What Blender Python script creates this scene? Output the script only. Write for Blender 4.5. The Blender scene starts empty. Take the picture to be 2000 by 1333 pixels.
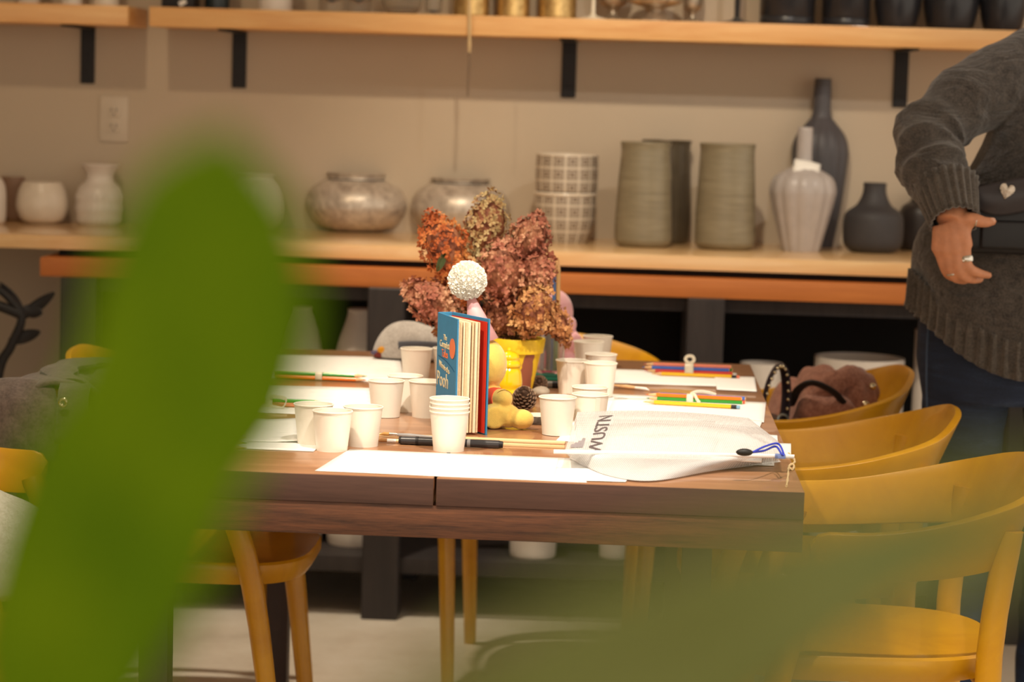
import bpy, bmesh, math, random
from mathutils import Vector, Matrix, Euler, noise

# ------------------------------------------------------------------ camera
SC = bpy.context.scene
F_PX = 4700.0                                   # focal length, pixels of the 2000 wide frame
CAM = Vector((0.0, 0.0, 1.296))
YAW, PITCH, ROLL = math.radians(2.79), math.radians(5.82), math.radians(1.68)
FW = Vector((-math.sin(YAW)*math.cos(PITCH), math.cos(YAW)*math.cos(PITCH), -math.sin(PITCH)))
_r0 = Vector((math.cos(YAW), math.sin(YAW), 0)); _u0 = _r0.cross(FW)
RT = _r0*math.cos(ROLL) + _u0*math.sin(ROLL)
UP = -_r0*math.sin(ROLL) + _u0*math.cos(ROLL)
cam_data = bpy.data.cameras.new('camera')
cam = bpy.data.objects.new('camera', cam_data); SC.collection.objects.link(cam)
cam_data.sensor_width = 36.0; cam_data.lens = F_PX*36.0/2000.0
cam_data.clip_start = 0.02; cam_data.clip_end = 60
cam_data.dof.use_dof = True; cam_data.dof.focus_distance = 3.78; cam_data.dof.aperture_fstop = 4.6
cam_data.dof.aperture_blades = 0
M = Matrix((RT, UP, -FW)).transposed().to_4x4(); M.translation = CAM
cam.matrix_world = M
SC.camera = cam

# ------------------------------------------------------------------ world, exposure, ceiling spot list
world = bpy.data.worlds.new('shop_ambient'); SC.world = world; world.use_nodes = True
bg = world.node_tree.nodes['Background']
bg.inputs[0].default_value = (1.0, 0.86, 0.70, 1); bg.inputs[1].default_value = 0.62
SC.view_settings.view_transform = 'Standard'; SC.view_settings.look = 'None'
SC.view_settings.gamma = 1.0; SC.view_settings.use_curve_mapping = False
SC.view_settings.exposure = 1.0
# (lamp position, aim point, watts, cone degrees, blend, colour, label)
SPOTS = [
    ((-0.95, 2.75, 2.88), (-0.50, 3.75, 0.75), 112, 46, 0.7, (1.0, 0.84, 0.64), 'black track spotlight aimed at the left half of the table'),
    ((-0.35, -0.60, 2.88), (-0.06, 0.42, 1.22),  40, 40, 0.8, (1.0, 0.90, 0.74), 'added track spotlight brightening the house plant'),  # added lamp, there to brighten the leaves near the lens
    (( 0.30, 2.60, 2.88), ( 0.05, 3.65, 0.75), 112, 46, 0.7, (1.0, 0.91, 0.78), 'black track spotlight aimed at the mesh pouch end of the table'),
    ((-0.05, 4.05, 2.88), ( 0.02, 6.15, 1.00), 66, 44, 0.9, (1.0, 0.84, 0.62), 'black track spotlight aimed at the middle of the display shelves'),
    ((-1.30, 4.05, 2.88), (-1.15, 6.30, 1.10),  24, 60, 1.0, (1.0, 0.76, 0.50), 'black track spotlight aimed at the white vases on the counter'),
    (( 0.95, 3.60, 2.88), ( 0.65, 6.30, 1.05),  32, 56, 1.0, (1.0, 0.93, 0.86), 'black track spotlight aimed at the grey bottle vases'),
    ((-0.75, 5.25, 2.88), (-0.55, 4.95, 0.30),  85, 64, 0.8, (1.0, 0.86, 0.66), 'black track spotlight aimed down at the head of the table'),
]

# ------------------------------------------------------------------ picture helpers: a pixel of the photo to a point on a real plane
def ray(px, py): return FW + RT*((px-1000)/F_PX) - UP*((py-666.5)/F_PX)
def PZ(px, py, z):
    d = ray(px, py); return CAM + d*((z-CAM.z)/d.z)
def PY(px, py, y):
    d = ray(px, py); return CAM + d*((y-CAM.y)/d.y)
def SCL(p):                                     # metres per pixel at a point
    return (Vector(p)-CAM).dot(FW)/F_PX

# ------------------------------------------------------------------ object helpers
COL = SC.collection
def setp(o, label=None, cat=None, group=None, kind=None):
    if label: o['label'] = label
    if cat: o['category'] = cat
    if group: o['group'] = group
    if kind: o['kind'] = kind
    return o
def thing(name, label, cat, loc=(0,0,0), rz=0.0, group=None):
    o = bpy.data.objects.new(name, None); COL.objects.link(o)
    o.location = loc; o.rotation_euler = (0, 0, rz); o.empty_display_size = 0.05
    return setp(o, label, cat, group)
def mesh(geo, name='mesh'):
    v, f = geo
    me = bpy.data.meshes.new(name); me.from_pydata([tuple(p) for p in v], [], f); me.update()
    bm = bmesh.new(); bm.from_mesh(me); bmesh.ops.recalc_face_normals(bm, faces=bm.faces); bm.to_mesh(me); bm.free()
    return me
def add(name, geo, mat, parent=None, smooth=True, label=None, cat=None, group=None, kind=None, loc=None, rot=None, angle=40, subsurf=0, bevel=0, solid=0):
    me = geo if isinstance(geo, bpy.types.Mesh) else mesh(geo, name)
    if not me.materials: me.materials.append(mat)
    o = bpy.data.objects.new(name, me); COL.objects.link(o)
    if parent is not None: o.parent = parent
    if loc is not None: o.location = loc
    if rot is not None: o.rotation_euler = rot
    if solid:
        m = o.modifiers.new('solid', 'SOLIDIFY'); m.thickness = solid; m.offset = 0
    if bevel:
        m = o.modifiers.new('bevel', 'BEVEL'); m.width = bevel; m.segments = 2; m.limit_method = 'ANGLE'; m.angle_limit = math.radians(50)
    if subsurf:
        m = o.modifiers.new('sub', 'SUBSURF'); m.levels = subsurf; m.render_levels = subsurf
    if smooth:
        if angle: 
            for e in me.edges: pass
            me.polygons.foreach_set('use_smooth', [True]*len(me.polygons))
            try: me.set_sharp_from_angle(angle=math.radians(angle))
            except Exception: pass
    return setp(o, label, cat, group, kind)
def copy_tree(o, parent=None):
    c = o.copy(); COL.objects.link(c)
    if parent is not None: c.parent = parent
    for ch in list(o.children): copy_tree(ch, c)
    return c

# ------------------------------------------------------------------ geometry
def join(*gs):
    V, Fc = [], []
    for v, f in gs:
        n = len(V); V += [Vector(p) for p in v]; Fc += [tuple(i+n for i in q) for q in f]
    return V, Fc
def xf(g, m):
    return [m @ Vector(p) for p in g[0]], g[1]
def tr(g, x=0, y=0, z=0): return [Vector(p)+Vector((x, y, z)) for p in g[0]], g[1]
def rotg(g, ax, a): return xf(g, Matrix.Rotation(a, 4, ax))
def box(x0, x1, y0, y1, z0, z1):
    v = [(x0,y0,z0),(x1,y0,z0),(x1,y1,z0),(x0,y1,z0),(x0,y0,z1),(x1,y0,z1),(x1,y1,z1),(x0,y1,z1)]
    return [Vector(p) for p in v], [(0,3,2,1),(4,5,6,7),(0,1,5,4),(1,2,6,5),(2,3,7,6),(3,0,4,7)]
def rbox(x0, x1, y0, y1, z0, z1, r=0.004, n=2):
    bm = bmesh.new()
    v, f = box(x0, x1, y0, y1, z0, z1)
    vs = [bm.verts.new(p) for p in v]
    for q in f: bm.faces.new([vs[i] for i in q])
    bmesh.ops.bevel(bm, geom=list(bm.edges), offset=r, segments=n, profile=0.6, affect='EDGES')
    bm.verts.index_update()
    out = [p.co.copy() for p in bm.verts], [tuple(w.index for w in q.verts) for q in bm.faces]
    bm.free(); return out
def lathe(prof, n=40, fn=None, cap=True):
    """prof: [(r, z)...] bottom to top (may turn inside); fn(theta, r, z) -> r"""
    V, Fc = [], []
    for r, z in prof:
        for i in range(n):
            t = 2*math.pi*i/n; q = fn(t, r, z) if fn else r
            V.append(Vector((q*math.cos(t), q*math.sin(t), z)))
    for k in range(len(prof)-1):
        for i in range(n):
            j = (i+1) % n
            Fc.append((k*n+i, k*n+j, (k+1)*n+j, (k+1)*n+i))
    if cap:
        Fc.append(tuple(range(n-1, -1, -1)))
        if prof[-1][0] > 1e-4: Fc.append(tuple((len(prof)-1)*n+i for i in range(n)))
    return V, Fc
def spline(pts, n=8):
    """Catmull-Rom through tuples"""
    P = [Vector(p) if len(p) == 3 else Vector((p[0], p[1], 0)) for p in pts]
    d = len(pts[0]); out = []
    for i in range(len(P)-1):
        a = P[max(i-1, 0)]; b = P[i]; c = P[i+1]; e = P[min(i+2, len(P)-1)]
        for k in range(n):
            t = k/n
            out.append(0.5*((2*b) + (c-a)*t + (2*a-5*b+4*c-e)*t*t + (3*b-a-3*c+e)*t**3))
    out.append(P[-1])
    return [tuple(p[:d]) for p in out]
def smoothprof(p, n=5):
    lo = min(q[1] for q in p); return [(max(r, 0.0005), max(z, lo)) for r, z in spline(p, n)]
def frames(path):
    P = [Vector(p) for p in path]; T = []
    for i in range(len(P)):
        a = P[max(i-1, 0)]; b = P[min(i+1, len(P)-1)]; t = (b-a)
        T.append(t.normalized() if t.length > 1e-9 else Vector((0,0,1)))
    ref = Vector((0,0,1)) if abs(T[0].z) < 0.9 else Vector((1,0,0))
    N = (ref - T[0]*ref.dot(T[0])).normalized(); out = []
    for i, t in enumerate(T):
        N = (N - t*N.dot(t)).normalized(); out.append((P[i], t, N, t.cross(N)))
    return out
def tube(path, rad, n=12, cap=True, fn=None):
    """rad: number, list of numbers or list of (ra, rb)"""
    fr = frames(path); V, Fc = [], []
    for k, (p, t, N, B) in enumerate(fr):
        r = rad[k] if isinstance(rad, (list, tuple)) else rad
        ra, rb = r if isinstance(r, (list, tuple)) else (r, r)
        for i in range(n):
            a = 2*math.pi*i/n; q = fn(a, k/(len(fr)-1)) if fn else 1.0
            V.append(p + N*(ra*q*math.cos(a)) + B*(rb*q*math.sin(a)))
    for k in range(len(fr)-1):
        for i in range(n):
            j = (i+1) % n; Fc.append((k*n+i, k*n+j, (k+1)*n+j, (k+1)*n+i))
    if cap:
        Fc.append(tuple(range(n-1, -1, -1))); Fc.append(tuple((len(fr)-1)*n+i for i in range(n)))
    return V, Fc
def ball(c, r, n=16, m=10):
    rx, ry, rz = r if isinstance(r, (list, tuple)) else (r, r, r)
    V = [Vector((c[0], c[1], c[2]-rz))]; Fc = []
    for k in range(1, m):
        b = -math.pi/2 + math.pi*k/m
        for i in range(n):
            a = 2*math.pi*i/n
            V.append(Vector((c[0]+rx*math.cos(b)*math.cos(a), c[1]+ry*math.cos(b)*math.sin(a), c[2]+rz*math.sin(b))))
    V.append(Vector((c[0], c[1], c[2]+rz)))
    for i in range(n):
        j = (i+1) % n; Fc.append((0, 1+j, 1+i)); Fc.append((len(V)-1, 1+(m-2)*n+i, 1+(m-2)*n+j))
    for k in range(m-2):
        for i in range(n):
            j = (i+1) % n; Fc.append((1+k*n+i, 1+k*n+j, 1+(k+1)*n+j, 1+(k+1)*n+i))
    return V, Fc
def grid(fn, nu, nv):
    V = [Vector(fn(i/nu, j/nv)) for j in range(nv+1) for i in range(nu+1)]
    Fc = [(j*(nu+1)+i, j*(nu+1)+i+1, (j+1)*(nu+1)+i+1, (j+1)*(nu+1)+i) for j in range(nv) for i in range(nu)]
    return V, Fc
def torus(R, r, n=24, m=10):
    V = [Vector(((R+r*math.cos(b))*math.cos(a), (R+r*math.cos(b))*math.sin(a), r*math.sin(b)))
         for a in (2*math.pi*i/n for i in range(n)) for b in (2*math.pi*j/m for j in range(m))]
    Fc = [(i*m+j, ((i+1)%n)*m+j, ((i+1)%n)*m+(j+1)%m, i*m+(j+1)%m) for i in range(n) for j in range(m)]
    return V, Fc
def text_mesh(s, size, extrude=0.0004):
    c = bpy.data.curves.new('lettering', 'FONT'); c.body = s; c.size = size; c.extrude = extrude
    c.align_x = 'CENTER'; c.align_y = 'CENTER'; c.resolution_u = 3
    o = bpy.data.objects.new('lettering', c); COL.objects.link(o)
    bpy.context.view_layer.update()
    me = bpy.data.meshes.new_from_object(o.evaluated_get(bpy.context.evaluated_depsgraph_get()))
    bpy.data.objects.remove(o); me.name = 'lettering'
    return me
def fused(geos, voxel, smooth_it=4, name='fused'):
    """several overlapping solids melted into one continuous skin"""
    me = mesh(join(*geos), name)
    o = bpy.data.objects.new(name, me); COL.objects.link(o)
    m = o.modifiers.new('r', 'REMESH'); m.mode = 'VOXEL'; m.voxel_size = voxel; m.use_smooth_shade = True
    if smooth_it:
        s = o.modifiers.new('s', 'SMOOTH'); s.factor = 0.5; s.iterations = smooth_it
    bpy.context.view_layer.update()
    out = bpy.data.meshes.new_from_object(o.evaluated_get(bpy.context.evaluated_depsgraph_get()))
    bpy.data.objects.remove(o); out.name = name
    return out
def displace(g, amp, freq, seed=0):
    V = [Vector(p) for p in g[0]]
    return [p + Vector((noise.noise(p*freq+Vector((seed,0,0))), noise.noise(p*freq+Vector((0,seed+7,0))), noise.noise(p*freq+Vector((3,0,seed)))))*amp for p in V], g[1]

# ------------------------------------------------------------------ materials
def S(h):                                       # sRGB 0-255 to linear
    return tuple(((c/255)/12.92 if c/255 <= 0.04045 else ((c/255+0.055)/1.055)**2.4) for c in h)
class Mat:
    def __init__(s, name):
        s.m = bpy.data.materials.new(name); s.m.use_nodes = True; s.t = s.m.node_tree; s.N = s.t.nodes
        s.b = s.N['Principled BSDF']
    def n(s, t, **k):
        x = s.N.new(t)
        for a, v in k.items(): setattr(x, a, v)
        return x
    def l(s, a, b): s.t.links.new(a, b)
    def coord(s, scale=(1,1,1), kind='Object', rot=(0,0,0)):
        c = s.n('ShaderNodeTexCoord'); m = s.n('ShaderNodeMapping'); m.inputs['Scale'].default_value = scale
        m.inputs['Rotation'].default_value = rot
        s.l(c.outputs[kind], m.inputs[0]); return m.outputs[0]
    def noise(s, vec, scale, detail=4, rough=0.55, dist=0.0):
        x = s.n('ShaderNodeTexNoise'); x.inputs['Scale'].default_value = scale; x.inputs['Detail'].default_value = detail
        x.inputs['Roughness'].default_value = rough; x.inputs['Distortion'].default_value = dist
        s.l(vec, x.inputs['Vector']); return x.outputs['Fac']
    def ramp(s, fac, stops):
        r = s.n('ShaderNodeValToRGB'); e = r.color_ramp.elements
        while len(e) < len(stops): e.new(0.5)
        for x, (p, c) in zip(e, stops): x.position = p; x.color = (*c, 1)
        s.l(fac, r.inputs[0]); return r.outputs[0]
    def bump(s, fac, strength=0.3, dist=0.002):
        b = s.n('ShaderNodeBump'); b.inputs['Strength'].default_value = strength; b.inputs['Distance'].default_value = dist
        s.l(fac, b.inputs['Height']); s.l(b.outputs[0], s.b.inputs['Normal'])
def plain(name, rgb, rough=0.5, metal=0.0, var=0.10, vs=30, bump=0.0, bs=200, spec=0.5, coat=0.0, sheen=0.0, trans=0.0, ior=1.45, sss=0.0, bd=0.001):
    m = Mat(name); c = S(rgb); v = m.coord()
    f = m.noise(v, vs)
    a = tuple(max(0, x*(1-var)) for x in c); b = tuple(min(1, x*(1+var)) for x in c)
    m.l(m.ramp(f, [(0.3, a), (0.7, b)]), m.b.inputs['Base Color'])
    I = m.b.inputs
    I['Roughness'].default_value = rough; I['Metallic'].default_value = metal; I['Specular IOR Level'].default_value = spec
    I['Coat Weight'].default_value = coat; I['Sheen Weight'].default_value = sheen; I['Transmission Weight'].default_value = trans; I['IOR'].default_value = ior
    if sss: I['Subsurface Weight'].default_value = sss; I['Subsurface Radius'].default_value = (0.01, 0.004, 0.002)
    if bump: m.bump(m.noise(v, bs, 3), bump, bd)
    return m.m
def wood(name, dark, light, scale=(1.2, 14, 14), rough=0.45, bump=0.15, fine=0.35, coat=0.0, rot=(0,0,0)):
    m = Mat(name); v = m.coord(scale, rot=rot)
    f = m.noise(v, 2.2, 6, 0.6, 1.2)
    v2 = m.coord((scale[0]*6, scale[1]*9, scale[2]*9), rot=rot); g = m.noise(v2, 3.0, 4, 0.7, 0.3)
    mx = m.n('ShaderNodeMath', operation='MULTIPLY_ADD'); m.l(g, mx.inputs[0]); mx.inputs[1].default_value = fine; 
    sub = m.n('ShaderNodeMath', operation='SUBTRACT'); m.l(f, sub.inputs[0]); sub.inputs[1].default_value = fine*0.5
    m.l(sub.outputs[0], mx.inputs[2])
    d, l = S(dark), S(light)
    m.l(m.ramp(mx.outputs[0], [(0.25, d), (0.5, tuple((x+y)/2 for x, y in zip(d, l))), (0.75, l)]), m.b.inputs['Base Color'])
    m.b.inputs['Roughness'].default_value = rough; m.b.inputs['Coat Weight'].default_value = coat
    m.bump(g, bump, 0.001); return m.m
def knit(name, a, b, scale=420, folds=0.0, sheen=0.35):
    m = Mat(name); v = m.coord(); f = m.noise(v, scale, 3, 0.7); g = m.noise(v, 60, 4)
    mx = m.n('ShaderNodeMath', operation='MULTIPLY_ADD'); m.l(g, mx.inputs[0]); mx.inputs[1].default_value = 0.35
    s2 = m.n('ShaderNodeMath', operation='MULTIPLY'); m.l(f, s2.inputs[0]); s2.inputs[1].default_value = 0.65; m.l(s2.outputs[0], mx.inputs[2])
    m.l(m.ramp(mx.outputs[0], [(0.36, S(a)), (0.62, S(b))]), m.b.inputs['Base Color'])
    m.b.inputs['Roughness'].default_value = 0.95; m.b.inputs['Sheen Weight'].default_value = sheen; m.b.inputs['Sheen Roughness'].default_value = 0.6
    m.b.inputs['Specular IOR Level'].default_value = 0.15
    m.bump(f, 0.55, 0.002)
    if folds:
        b2 = m.n('ShaderNodeBump'); b2.inputs['Strength'].default_value = folds; b2.inputs['Distance'].default_value = 0.02
        m.l(m.noise(m.coord((1, 1, 2.2)), 11, 3, 0.55, 1.2), b2.inputs['Height'])
        b1 = m.b.inputs['Normal'].links[0].from_node; m.l(b2.outputs[0], b1.inputs['Normal'])
    return m.m

# ------------------------------------------------------------------ shared materials
M_wall = plain('wall_paint', (192, 176, 154), 0.75, var=0.03, vs=2.5, bump=0.08, bs=90)
M_ceil = plain('ceiling_paint', (225, 220, 212), 0.8, var=0.02)
def concrete():
    m = Mat('polished_concrete'); v = m.coord()
    f = m.noise(v, 1.6, 8, 0.6, 0.6); g = m.noise(v, 18, 6, 0.7)
    mx = m.n('ShaderNodeMath', operation='MULTIPLY_ADD'); m.l(g, mx.inputs[0]); mx.inputs[1].default_value = 0.45; m.l(f, mx.inputs[2])
    m.l(m.ramp(mx.outputs[0], [(0.45, S((196, 180, 160))), (0.75, S((220, 208, 190))), (1.0, S((232, 224, 210)))]), m.b.inputs['Base Color'])
    m.b.inputs['Roughness'].default_value = 0.42; m.bump(g, 0.05, 0.002); return m.m
M_conc = concrete()
M_pine = wood('pine_board', (214, 150, 84), (238, 192, 128), (0.9, 10, 10), 0.42, 0.1, 0.25, coat=0.15)
M_slab = wood('pale_lacquered_pine', (226, 174, 112), (246, 212, 160), (0.9, 10, 10), 0.28, 0.05, 0.25, coat=0.5)
M_orange = wood('orange_stained_board', (176, 98, 42), (206, 126, 62), (0.9, 10, 10), 0.45, 0.1, 0.25)
M_black = plain('black_painted_steel', (26, 23, 24), 0.55, var=0.1)
M_charcoal = wood('charcoal_stained_timber', (38, 33, 33), (56, 49, 48), (12, 12, 1.2), 0.6, 0.15)
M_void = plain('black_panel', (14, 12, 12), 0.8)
M_white = plain('white_plastic', (202, 188, 168), 0.4, var=0.02)

# ------------------------------------------------------------------ the room
WALL_Y = 6.45; TABLE_Z = 0.75; TOP_Z = 0.921; SHELF_Z = 1.498; CEIL = 3.0
add('floor', box(-4.2, 3.6, -2.5, WALL_Y, -0.1, 0), M_conc, smooth=False, kind='structure')
add('wall_back', box(-4.2, 3.6, WALL_Y, WALL_Y+0.12, 0, CEIL), M_wall, smooth=False, kind='structure')
add('wall_left', box(-4.32, -4.2, -2.5, WALL_Y+0.12, 0, CEIL), M_wall, smooth=False, kind='structure')
add('ceiling', box(-4.2, 3.6, -2.5, WALL_Y, CEIL, CEIL+0.1), M_ceil, smooth=False, kind='structure')

# ------------------------------------------------------------------ ceiling track spotlights
def spot(pos, aim, watts, cone, blend, col, label):
    t = thing('track_spotlight', label, 'spotlight', pos, group='ceiling track spotlights')
    q = (Vector(aim)-Vector(pos)).to_track_quat('-Z', 'Y')
    add('stem', tube([(0, 0, 0.05), (0, 0, CEIL-pos[2])], 0.009, 10), M_black, t)
    add('ceiling_plate', tr(lathe([(0.045, 0), (0.045, 0.014)], 24), 0, 0, CEIL-pos[2]-0.014), M_black, t)
    h = lathe([(0.046, 0.0), (0.048, 0.002), (0.048, 0.12), (0.03, 0.135), (0.001, 0.136)], 28, cap=False)
    add('housing', xf(h, q.to_matrix().to_4x4()), M_black, t, solid=0.003)
    d = bpy.data.lights.new('spot_lamp', 'SPOT'); d.energy = watts; d.color = col; d.spot_size = math.radians(cone); d.spot_blend = blend
    d.shadow_soft_size = 0.046
    o = bpy.data.objects.new('spot_lamp', d); COL.objects.link(o); o.parent = t
    o.rotation_mode = 'QUATERNION'; o.rotation_quaternion = q; o.location = q @ Vector((0, 0, -0.012))
for s in SPOTS: spot(*s)

# ------------------------------------------------------------------ wall shelves
def shelf(label, x0, x1, bracket_px):
    t = thing('wall_shelf', label, 'shelf', ((x0+x1)/2, WALL_Y, 1.447)); ox = (x0+x1)/2
    add('board', rbox(x0-ox, x1-ox, -0.25, 0, 0, 0.051, 0.003), M_pine, t, angle=30)
    for bx in bracket_px:
        x = PY(bx, 110, WALL_Y).x - ox
        g = join(rbox(x-0.0195, x+0.0195, -0.006, -0.0005, -0.152, 0.0, 0.002, 1), rbox(x-0.0195, x+0.0195, -0.235, 0, -0.006, -0.0002, 0.002, 1))
        b = add('bracket', g, M_black, t, angle=30)
        for z in (-0.03, -0.075, -0.12): add('screw', xf(lathe([(0.005, 0), (0.005, 0.0012), (0.002, 0.0022)], 10), Matrix.Translation((x, -0.006, z)) @ Matrix.Rotation(math.pi/2, 4, 'X')), M_black, b)
xg0 = PY(250, 20, WALL_Y-0.25).x; xg1 = PY(291, 30, WALL_Y-0.25).x
shelf('pine wall shelf that ends short of the gap, on one black bracket', -2.3, xg0, [172])
shelf('long pine wall shelf carrying the brass cylinders and black pots', xg1, 1.7, [468, 1112, 1761])

# wall socket
p0 = PY(195, 188, WALL_Y); p1 = PY(252, 278, WALL_Y); sc_ = ((p0+p1)/2)
t = thing('wall_socket', 'white double wall socket plate below the wall shelf', 'socket', (sc_.x, WALL_Y, sc_.z))
add('cover_plate', rbox(-0.039, 0.039, -0.006, 0, -0.061, 0.061, 0.003), M_white, t, angle=30)
for z in (0.021, -0.021):
    o = add('outlet_face', rbox(-0.017, 0.017, -0.009, -0.003, z-0.0145, z+0.0145, 0.003), M_white, t, angle=30)
    add('slot', join(box(-0.008, -0.0055, -0.0095, -0.004, z-0.001, z+0.009), box(0.0055, 0.008, -0.0095, -0.004, z-0.001, z+0.008), tr(rotg(lathe([(0.0026, 0), (0.0026, 0.006)], 10), 'X', math.pi/2), 0, -0.0035, z-0.008)), M_black, o, smooth=False)
add('screw', tr(rotg(lathe([(0.003, 0), (0.003, 0.0016)], 10), 'X', math.pi/2), 0, -0.006, 0), M_white, t)

# ------------------------------------------------------------------ counter slab and the console under it
o = add('counter_slab', rbox(-2.35, 1.75, 5.86-WALL_Y, 0, -0.035, 0, 0.003), M_slab, loc=(0, WALL_Y, TOP_Z), angle=30,
        label='long pine counter slab the vases stand on, above the orange board', cat='counter')
cx0 = PY(78, 500, 5.82).x
t = thing('console_table', 'dark timber console table with an orange top board and a low shelf', 'console', (0, 5.82, 0))
add('top_board', rbox(cx0, 1.72, 0, 0.60, 0.822, 0.869, 0.003), M_orange, t, angle=30, label='orange stained top board')
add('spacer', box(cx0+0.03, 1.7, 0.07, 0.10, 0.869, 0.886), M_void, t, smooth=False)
add('apron', box(cx0+0.05, 1.7, 0.035, 0.065, 0.786, 0.822), M_charcoal, t, smooth=False)
posts = [PY(px, 900, 5.80).x for px in (148, 746, 1368)]; posts += [posts[2]+0.78, 1.655]
for x in posts:
    add('post', rbox(x-0.045, x+0.045, -0.01, 0.08, 0, 0.822, 0.003, 1), M_charcoal, t, angle=30)
    add('rear_post', box(x-0.045, x+0.045, 0.5, 0.575, 0, 0.822), M_charcoal, t, smooth=False)
add('low_shelf', rbox(posts[0]-0.04, 1.7, 0.02, 0.55, 0.112, 0.152, 0.003), M_charcoal, t, angle=30)
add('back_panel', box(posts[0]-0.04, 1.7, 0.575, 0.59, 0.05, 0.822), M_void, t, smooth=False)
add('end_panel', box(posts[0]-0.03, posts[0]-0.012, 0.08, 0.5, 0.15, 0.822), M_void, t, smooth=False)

# ------------------------------------------------------------------ vessels
def vessel(prof, wall=0.004, depth=0.75):
    r, z = prof[-1]; h = z-prof[0][1]
    inner = [(max(rr-wall, 0.001), zz) for rr, zz in prof if zz > prof[0][1]+h*(1-depth)]
    return prof + [(r-wall*0.35, z+wall*0.4), (r-wall, z)] + inner[::-1][1:] + [(0.001, prof[0][1]+h*(1-depth))]
def stand(px, py, z, prof_px, sm=5, wall=0.004, depth=0.75, rb=None):
    """profile in photo pixels -> metres; front of the base sits at (px, py) on the plane z"""
    p = PZ(px, py, z); s = SCL(p); rb = prof_px[0][0]*s if rb is None else rb
    c = Vector((p.x, p.y+rb, z))
    c.x = PY(px, py, c.y).x
    s = SCL(c)
    prof = [(r*s, h*s) for r, h in prof_px]
    if sm: prof = smoothprof(prof, sm)
    return c, (vessel(prof, wall, depth) if wall else prof)
def ceramic(name, rgb, rough=0.3, **k): return plain(name, rgb, rough, **k)
M_cream = ceramic('cream_glaze', (226, 214, 196), 0.25, var=0.04)
M_whiteg = ceramic('white_glaze', (222, 214, 204), 0.28, var=0.04)
M_taupe = ceramic('taupe_glaze', (140, 112, 92), 0.5, var=0.08)
M_dgrey = ceramic('matt_slate_ceramic', (58, 56, 58), 0.6, var=0.12, vs=12)
M_grey = ceramic('matt_grey_ceramic', (78, 76, 80), 0.5, var=0.08, vs=10)
def mercury(name, a, b, metal=0.75):
    m = Mat(name); v = m.coord(); f = m.noise(v, 28, 8, 0.75, 1.0)
    m.l(m.ramp(f, [(0.3, S(a)), (0.62, S(b))]), m.b.inputs['Base Color'])
    m.b.inputs['Metallic'].default_value = metal; m.l(m.ramp(f, [(0.3, (0.5,)*3), (0.7, (0.24,)*3)]), m.b.inputs['Roughness']); return m.m
M_merc = mercury('mercury_glass', (146, 130, 116), (222, 212, 198), 0.35)
M_gold = mercury('aged_brass', (150, 112, 60), (222, 190, 128))
M_silver = mercury('antique_silver', (130, 114, 96), (214, 200, 180))
def olive():
    m = Mat('olive_stoneware'); v = m.coord((6, 6, 60)); f = m.noise(v, 1.6, 5, 0.6, 0.4); g = m.noise(m.coord(), 40, 4)
    m.l(m.ramp(f, [(0.3, S((122, 112, 90))), (0.7, S((146, 136, 112)))]), m.b.inputs['Base Color'])
    m.b.inputs['Roughness'].default_value = 0.38; m.bump(f, 0.25, 0.004); return m.m
M_olive = olive()
def squares():
    m = Mat('stamped_square_pattern'); c = m.n('ShaderNodeTexCoord'); sp = m.n('ShaderNodeSeparateXYZ'); m.l(c.outputs['Object'], sp.inputs[0])
    at = m.n('ShaderNodeMath', operation='ARCTAN2'); m.l(sp.outputs[1], at.inputs[0]); m.l(sp.outputs[0], at.inputs[1])
    def cell(src, k, off=0.0):
        a = m.n('ShaderNodeMath', operation='MULTIPLY_ADD'); m.l(src, a.inputs[0]); a.inputs[1].default_value = k; a.inputs[2].default_value = off
        b = m.n('ShaderNodeMath', operation='FRACT'); m.l(a.outputs[0], b.inputs[0])
        d = m.n('ShaderNodeMath', operation='SUBTRACT'); m.l(b.outputs[0], d.inputs[0]); d.inputs[1].default_value = 0.5
        e = m.n('ShaderNodeMath', operation='ABSOLUTE'); m.l(d.outputs[0], e.inputs[0]); return e.outputs[0]
    u = cell(at.outputs[0], 14/(2*math.pi), 100.2); w = cell(sp.outputs[2], 1/0.0335, 100.08)
    mx = m.n('ShaderNodeMath', operation='MAXIMUM'); m.l(u, mx.inputs[0]); m.l(w, mx.inputs[1])
    A, B = S((206, 194, 176)), S((136, 120, 104))
    r = m.ramp(mx.outputs[0], [(0.0, B), (0.19, A), (0.25, B), (0.40, A)]); r.node.color_ramp.interpolation = 'CONSTANT'
    m.l(r, m.b.inputs['Base Color']); m.b.inputs['Roughness'].default_value = 0.4; return m.m
M_squares = squares()
def maze():
    m = Mat('black_line_pattern'); v = m.coord((1, 1, 1)); b = m.n('ShaderNodeTexBrick'); b.inputs['Scale'].default_value = 60
    b.inputs['Color1'].default_value = (*S((164, 146, 126)), 1); b.inputs['Color2'].default_value = (*S((150, 132, 114)), 1); b.inputs['Mortar'].default_value = (*S((44, 34, 30)), 1)
    b.inputs['Mortar Size'].default_value = 0.09; m.l(m.coord((1, 1, 1), rot=(math.pi/2, 0, 0.5)), b.inputs['Vector']); m.l(b.outputs[0], m.b.inputs['Base Color']); m.b.inputs['Roughness'].default_value = 0.4; return m.m
def vase(name, label, cat, c, prof, mat, n=44, fn=None, rz=0, rim=None, group=None):
    """vessel with its body and, where it has one, a rim as parts"""
    t = thing(name, label, cat, c, rz, group)
    add('body', lathe(prof, n, fn), mat, t, angle=60)
    if rim:
        R, r, z, m = rim; add('rim', tr(torus(R, r, n, 8), 0, 0, z), m, t)
    return t
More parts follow.
